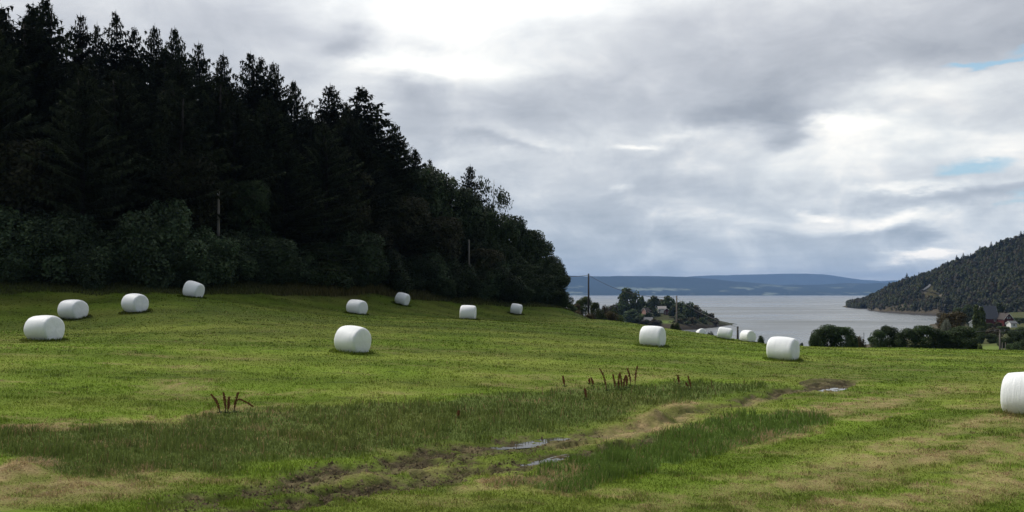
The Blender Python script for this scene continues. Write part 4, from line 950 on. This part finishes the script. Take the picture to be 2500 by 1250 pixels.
PEN = [ # x, top, bottom, width px, D, key, material, label
 (1532, 703, 768, 46, 605, 0, 'leaf_far', 'tallest leafy tree on the peninsula'), (1553, 707, 768, 26, 612, 1, 'leaf_far', 'tall narrow tree attached to the right of the tallest peninsula tree'), (1566, 723, 768, 20, 625, 2, 'leaf_far', 'dark small crown right of the two tallest peninsula trees'),
 (1599, 722, 772, 34, 640, 0, 'leaf_far', 'dark round tree standing between the cottages'), (1580, 733, 765, 24, 645, 1, 'leaf_far', 'low dark tree behind the pale reddish cottage'), (1634, 722, 768, 36, 645, 2, 'leaf_far', 'broad dark tree behind the small red cottage'),
 (1664, 731, 785, 34, 620, 1, 'leaf_far', 'dark tree right of the pale grey pole'), (1680, 738, 795, 34, 610, 0, 'leaf_far', 'second tree right of the pale grey pole'), (1700, 745, 795, 34, 615, 2, 'leaf_farbrown', 'middle tree on the peninsula slope falling to the tip'),
 (1718, 755, 795, 30, 625, 1, 'leaf_far', 'lower tree on the slope towards the peninsula tip'), (1734, 764, 794, 24, 632, 0, 'leaf_farbrown', 'small tree near the peninsula tip'), (1748, 775, 793, 18, 640, 2, 'leaf_farbrown', 'last bush before the bare peninsula tip'),
 (1662, 765, 800, 36, 585, 2, 'leaf_far', 'shore side tree below the pale grey pole'), (1692, 772, 799, 30, 590, 1, 'leaf_farbrown', 'brown shore side bush right of the pole'), (1715, 775, 797, 26, 600, 0, 'leaf_far', 'low shore side bush towards the tip'),
 (1540, 754, 790, 44, 585, 2, 'leaf_green', 'light green shrub in front of the tallest peninsula tree'), (1512, 735, 778, 34, 600, 1, 'leaf_far', 'dark tree left below the tallest peninsula tree'), (1498, 742, 785, 26, 560, 0, 'leaf_farbrown', 'brown tree left of the peninsula trees'),
 (1585, 762, 786, 26, 600, 0, 'leaf_far', 'dark shrub in front of the pale reddish cottage'), (1603, 752, 780, 20, 606, 1, 'leaf_far', 'dark tree just left of the small red cottage'), (1645, 745, 775, 24, 602, 2, 'leaf_far', 'leafy tree right behind the pale pole top'), (1560, 768, 784, 24, 575, 1, 'leaf_far', 'round shrub left of the boathouse'),
 (1640, 772, 792, 22, 590, 0, 'leaf_farbrown', 'brown shrub beside the green shore lawn'), (1600, 778, 796, 26, 572, 2, 'leaf_farbrown', 'brown shore bush by the boathouse')]
for q in range(26):
    x = 1565+q*7.2; b = float(np.interp(x, [1560, 1600, 1650, 1700, 1740, 1770], [797, 799, 801, 797, 793, 791]))-random.uniform(1, 9)
    if 1608 < x < 1642 and q % 2: continue
    PEN.append((x, b-random.uniform(8, 17), b, random.uniform(12, 22), 572+(x > 1700)*40+random.uniform(0, 12), q % 3, ('leaf_far', 'leaf_farbrown')[q % 2], 'small scrubby bush along the peninsula shore'))
for q in range(34):
    x = random.uniform(1475, 1735); t_ = float(np.interp(x, [1475, 1530, 1600, 1660, 1700, 1735], [748, 740, 742, 742, 752, 768])); yt = random.uniform(t_, t_+22); D_ = 635
    if 1566 < x < 1592 or 1606 < x < 1642: yt = t_-random.uniform(4, 12); D_ = 660
    PEN.append((x, yt, yt+random.uniform(24, 32), random.uniform(20, 34), D_, q % 3, ('leaf_far', 'leaf_far', 'leaf_farbrown')[q % 3], 'leafy tree in the close grove covering the peninsula'))
for x, yt, yb, wp, D, k, cm, lab in PEN:
    z = zat(yb, D); place('far%d' % k, (x-1250)/F*D, D, (yb-yt)/F*D*1.03, wp/F*D*1.15, lab, 'tree', 'trees on the peninsula', z=z, cm=M[cm], sink=.4)
NEARR = [ # x, top, D, width px, key, material, kind, label
 (1424, 724, 175, 40, 'broad0', 'leaf_far', 'tree', 'dark leafy tree directly behind the dark pole'), (1388, 738, 160, 38, 'broad1', 'leaf_far', 'tree', 'low leafy tree touching the end of the wood'), (1452, 738, 170, 24, 'broad2', 'leaf_far', 'tree', 'slim leafy tree right of the dark pole'), (1405, 742, 168, 30, 'broad3', 'leaf_farbrown', 'tree', 'brown tree between the wood and the dark pole'),
 (1385, 752, 135, 34, 'bush0', 'leaf_farbrown', 'bush', 'brown scrub bush at the field edge under the wood end'), (1410, 756, 138, 36, 'bush1', 'leaf_farbrown', 'bush', 'brown scrub bush left of the dark pole foot'), (1440, 760, 142, 34, 'bush2', 'leaf_farbrown', 'bush', 'brown scrub bush round the dark pole foot'),
 (1468, 752, 160, 34, 'bush3', 'leaf_far', 'bush', 'dark scrub bush right of the dark pole'), (1490, 762, 165, 34, 'bush0', 'leaf_farbrown', 'bush', 'rusty bush midway between dark pole and tallest peninsula tree'), (1512, 768, 170, 30, 'bush1', 'leaf_far', 'bush', 'dark bush at the crest left of the light green shrub'), (1500, 748, 230, 34, 'bush2', 'leaf_far', 'bush', 'dark bush behind the rusty bush'), (1478, 745, 240, 26, 'bush3', 'leaf_farbrown', 'bush', 'brown bush further back behind the scrub'),
 (2020, 792, 108, 70, 'broad0', 'leaf_green', 'tree', 'large round dark green bush, left part, right of the big bale'), (2052, 797, 108, 62, 'broad2', 'leaf_green', 'tree', 'large round dark green bush, right part, by the water'), (1990, 812, 106, 40, 'bush1', 'leaf_green', 'bush', 'small bush at the left foot of the large round one'), (2082, 808, 110, 34, 'bush2', 'leaf_green', 'bush', 'small bush at the right foot of the large round one'),
 (2102, 818, 112, 26, 'bush3', 'leaf_farbrown', 'bush', 'low brownish bush in the gap before the hedge'), (2142, 805, 112, 44, 'broad1', 'leaf_green', 'tree', 'first tree of the hedge, from the left'), (2172, 796, 114, 44, 'broad3', 'leaf_green', 'tree', 'second tree of the hedge, from the left'), (2212, 801, 112, 50, 'broad0', 'leaf_green', 'tree', 'third tree of the hedge, from the left'),
 (2252, 794, 112, 58, 'broad2', 'leaf_green', 'tree', 'fourth tree of the hedge, from the left'), (2290, 803, 112, 44, 'broad1', 'leaf_green', 'tree', 'fifth tree of the hedge, beside the brown tree'), (2328, 764, 160, 66, 'broad3', 'leaf_farbrown', 'tree', 'tall brown green tree in front of the white house'), (2338, 796, 112, 78, 'broad0', 'leaf_green', 'tree', 'broad dark green tree at the right end of the hedge'),
 (2306, 786, 150, 30, 'bush0', 'leaf_grey', 'bush', 'pale silvery bush left of the brown green tree'), (2366, 822, 114, 30, 'bush1', 'leaf_green', 'bush', 'small bush at the right foot of the hedge'), (2392, 836, 150, 24, 'bush2', 'leaf_light', 'bush', 'light yellow green bush beside the small lawn'),
 (2384, 748, 240, 18, 'poplar', 'leaf_far', 'poplar', 'narrow dark columnar tree left of the red barn'), (2397, 752, 245, 16, 'poplar', 'leaf_far', 'poplar', 'second narrow columnar tree touching the red barn'), (2390, 795, 235, 30, 'bush3', 'leaf_far', 'bush', 'dark bush at the foot of the columnar trees'),
 (2412, 789, 330, 26, 'broad3', 'leaf_far', 'tree', 'dark tree hiding the left foot of the red barn'), (2437, 786, 330, 22, 'broad0', 'leaf_farbrown', 'tree', 'brownish tree hiding the right foot of the red barn'), (2424, 800, 260, 40, 'broad1', 'leaf_farbrown', 'tree', 'dark tree in front of the red barn'), (2424, 815, 235, 34, 'bush0', 'leaf_far', 'bush', 'dark round bush behind the small lawn'), (2450, 796, 300, 34, 'broad2', 'leaf_far', 'tree', 'dark tree below the small red house'), (2452, 822, 190, 26, 'bush1', 'leaf_green', 'bush', 'green bush right of the crossbar pole'),
 (2478, 806, 170, 44, 'broad3', 'leaf_green', 'tree', 'leafy tree right of the crossbar pole at the frame edge'), (2500, 798, 200, 50, 'broad0', 'leaf_green', 'tree', 'leafy tree cut by the right frame edge below the red house'), (2485, 832, 130, 46, 'bush2', 'leaf_green', 'bush', 'low green bush in the right corner by the field crest'), (2520, 826, 125, 60, 'bush3', 'leaf_green', 'bush', 'low green bush cut by the right frame edge'),
 (2490, 775, 480, 40, 'broad2', 'leaf_far', 'tree', 'dark tree behind the small red house at the right edge'), (2440, 742, 480, 24, 'poplar', 'leaf_far', 'tree', 'dark narrow tree between barn and small red house'), (2345, 752, 500, 40, 'broad0', 'leaf_far', 'tree', 'dark tree behind the white house'), (2300, 765, 560, 30, 'broad3', 'leaf_farbrown', 'tree', 'brown tree at the end of the brown cliff shore'), (2366, 745, 520, 34, 'broad1', 'leaf_far', 'tree', 'dark tree behind and right of the white house'),
 (1655, 808, 100, 14, 'bush0', 'leaf_dark', 'bush', 'tiny dark bush at the foot of the pale grey pole'), (1737, 808, 115, 24, 'bush1', 'leaf_dark', 'bush', 'dark bush between the first two half hidden bales'), (1644, 811, 100, 12, 'bush2', 'leaf_dark', 'bush', 'tiny bush left of the pale grey pole foot'), (1858, 828, 100, 18, 'bush3', 'leaf_dark', 'bush', 'tiny low bush peeping over the crest right of the three bales'), (1955, 836, 104, 14, 'bush0', 'leaf_dark', 'bush', 'tiny low bush right behind the large right bale')]
for x, yt, D, wp, key, cm, cat, lab in NEARR:
    X = (x-1250)/F*D; z = gz(X, D); H = ((Y0-yt)/F*D-z)*1.07; H = max(H, 1.2)
    nm = None if key[0] != 'b' or cat != 'bush' else 'leafy_bush'
    place(key, X, D, H, wp/F*D*1.2, lab, cat, z=z, cm=M[cm], name=nm)
# wooden fence posts by the small lawn
for x, D in ((2447, 170), (2455, 172)):
    X = (x-1250)/F*D; tag(MB().tube([(0, 0, -.2), (0, 0, 1.0), (0, 0, 1.9)], [.12, .11, .09], 6).build('fence_post', M['fence'], None, False, (X, D, gz(X, D))), 'pale post standing by the small lawn near the crossbar pole', 'post', 'posts by the small lawn')

# ------------------------------------------------------------------ blue hills across the fjord
def far_hill_mat():
    m, t, p, o = mat('far_hill'); tc = nd(t, 'ShaderNodeTexCoord'); P = tc.outputs['Object']
    mp = nd(t, 'ShaderNodeMapping'); mp.inputs['Scale'].default_value = (.0034, .0016, .016); t.links.new(P, mp.inputs[0])
    n1 = N(noise(t, mp.outputs[0], 1.0, 7, .62)); sp = nd(t, 'ShaderNodeSeparateXYZ'); t.links.new(P, sp.inputs[0]); z = N(sp.outputs[2])
    fld = ((n1-.55)*12).clamp()*((150-z)/90).clamp()*.5
    n2 = N(noise(t, P, .004, 6, .65)); v = n2*1.0+.5
    c = mixc(t, 1.0, (.022, .036, .036), comb(t, v, v, v), 'MULTIPLY')
    t.links.new(mixc(t, fld, c, (.34, .38, .28)), p.inputs['Base Color']); p.inputs['Roughness'].default_value = 1; p.inputs['Specular IOR Level'].default_value = 0
    return m
M['far_hill'] = far_hill_mat()
def ridge(name, prof, D0, D1, seed):
    pr = ip(prof); xs = np.arange(prof[0][0], prof[-1][0], 6.0); ts = np.linspace(0, 1.6, 26); XX, TT = np.meshgrid(xs, ts); x, t = XX.ravel(), TT.ravel()
    D = D0+(D1-D0)*t; X = (x-1250)/F*D; zr = (Y0-pr(x)+(fbm(x*.012, x*0, 5, seed+3)-.5)*3.0)/F*D1
    z = SEA-3+(zr-SEA+3)*np.where(t <= 1, (.25*t**.4+.75*t**1.3), 1-(t-1)*.5); z = z+ss(0, .3, t)*(fbm(X*.0012, D*.0012, 5, seed)-.5)*60*ss(1.05, .8, t)*.7+(fbm(X*.004, D*.004, 3, seed+1)-.5)*10*ss(0, .2, t)
    nr, nc = XX.shape; i = np.arange((nr-1)*(nc-1)); r = i//(nc-1); q = i % (nc-1); b = r*nc+q
    tag(link(name, mesh_np(name, np.stack([X, D, z], 1), np.stack([b, b+1, b+nc+1, b+nc], 1), None, True), M['far_hill']), kind='structure')
ridge('hills', [(0, 690), (700, 676), (1200, 670), (1380, 672), (1430, 675), (1520, 673), (1600, 674), (1690, 676), (1760, 683), (1830, 690), (1900, 695), (1990, 695), (2060, 690), (2130, 691), (2200, 693), (2500, 688), (3200, 700)], 9250, 11000, 5)
ridge('hills', [(0, 690), (1400, 690), (1600, 682), (1700, 674), (1800, 670), (1880, 668), (1960, 667), (2010, 669), (2060, 676), (2110, 683), (2150, 686), (2200, 684), (2400, 690), (3000, 690)], 15000, 17300, 15)
FH = [(1586, 719, 0), (1606, 719.5, 1), (1652, 719, 0), (1660, 718, 1), (1720, 719, 1), (1836, 719, 0), (1850, 718.6, 1), (1916, 719, 0), (1924, 716.5, 1), (1928, 719, 0), (1880, 698, 1), (1407, 705, 0), (1415, 701, 1), (1430, 695, 0), (1390, 716, 1), (1396, 719, 0), (1484, 719, 0)]
for k, (x, y, q) in enumerate(FH):
    D = 9300+ (721-y)*75; X = (x-1250)/F*D; e = empty('farmhouse', (X, D, zat(y+1.2, D)), random.uniform(-.5, .5)); s = 14+6*q
    tag(e, 'tiny white farmhouse on the far shore below the blue hills', 'house', 'white farmhouses on the far shore')
    MB().prism([(-s*.35, 0), (s*.35, 0), (s*.35, 8), (0, 13), (-s*.35, 8)], -s/2, s/2).build('wall', M['white_wall'], e).rotation_euler = (0, 0, math.pi/2)
    MB().prism([(-s*.35-1, 7.4), (0, 13.1), (s*.35+1, 7.4), (s*.35+1, 8.2), (0, 14), (-s*.35-1, 8.2)], -s/2-.5, s/2+.5).build('roof', M['pale_roof'], e).rotation_euler = (0, 0, math.pi/2)

# ------------------------------------------------------------------ haze
hm = bpy.data.materials.new('haze'); hm.use_nodes = True; ht = hm.node_tree; ht.nodes.clear()
ho = nd(ht, 'ShaderNodeOutputMaterial'); pv = nd(ht, 'ShaderNodeVolumePrincipled'); ht.links.new(pv.outputs[0], ho.inputs['Volume'])
pv.inputs['Color'].default_value = (.35, .57, 1.0, 1); pv.inputs['Density'].default_value = 5.5e-5
hb = MB().box(-13900, 13900, -300, 17900, -42, 385).build('haze', hm); tag(hb, kind='stuff', cat='haze', label='thin blue air fading the far hills')
print('spruces', cnt)
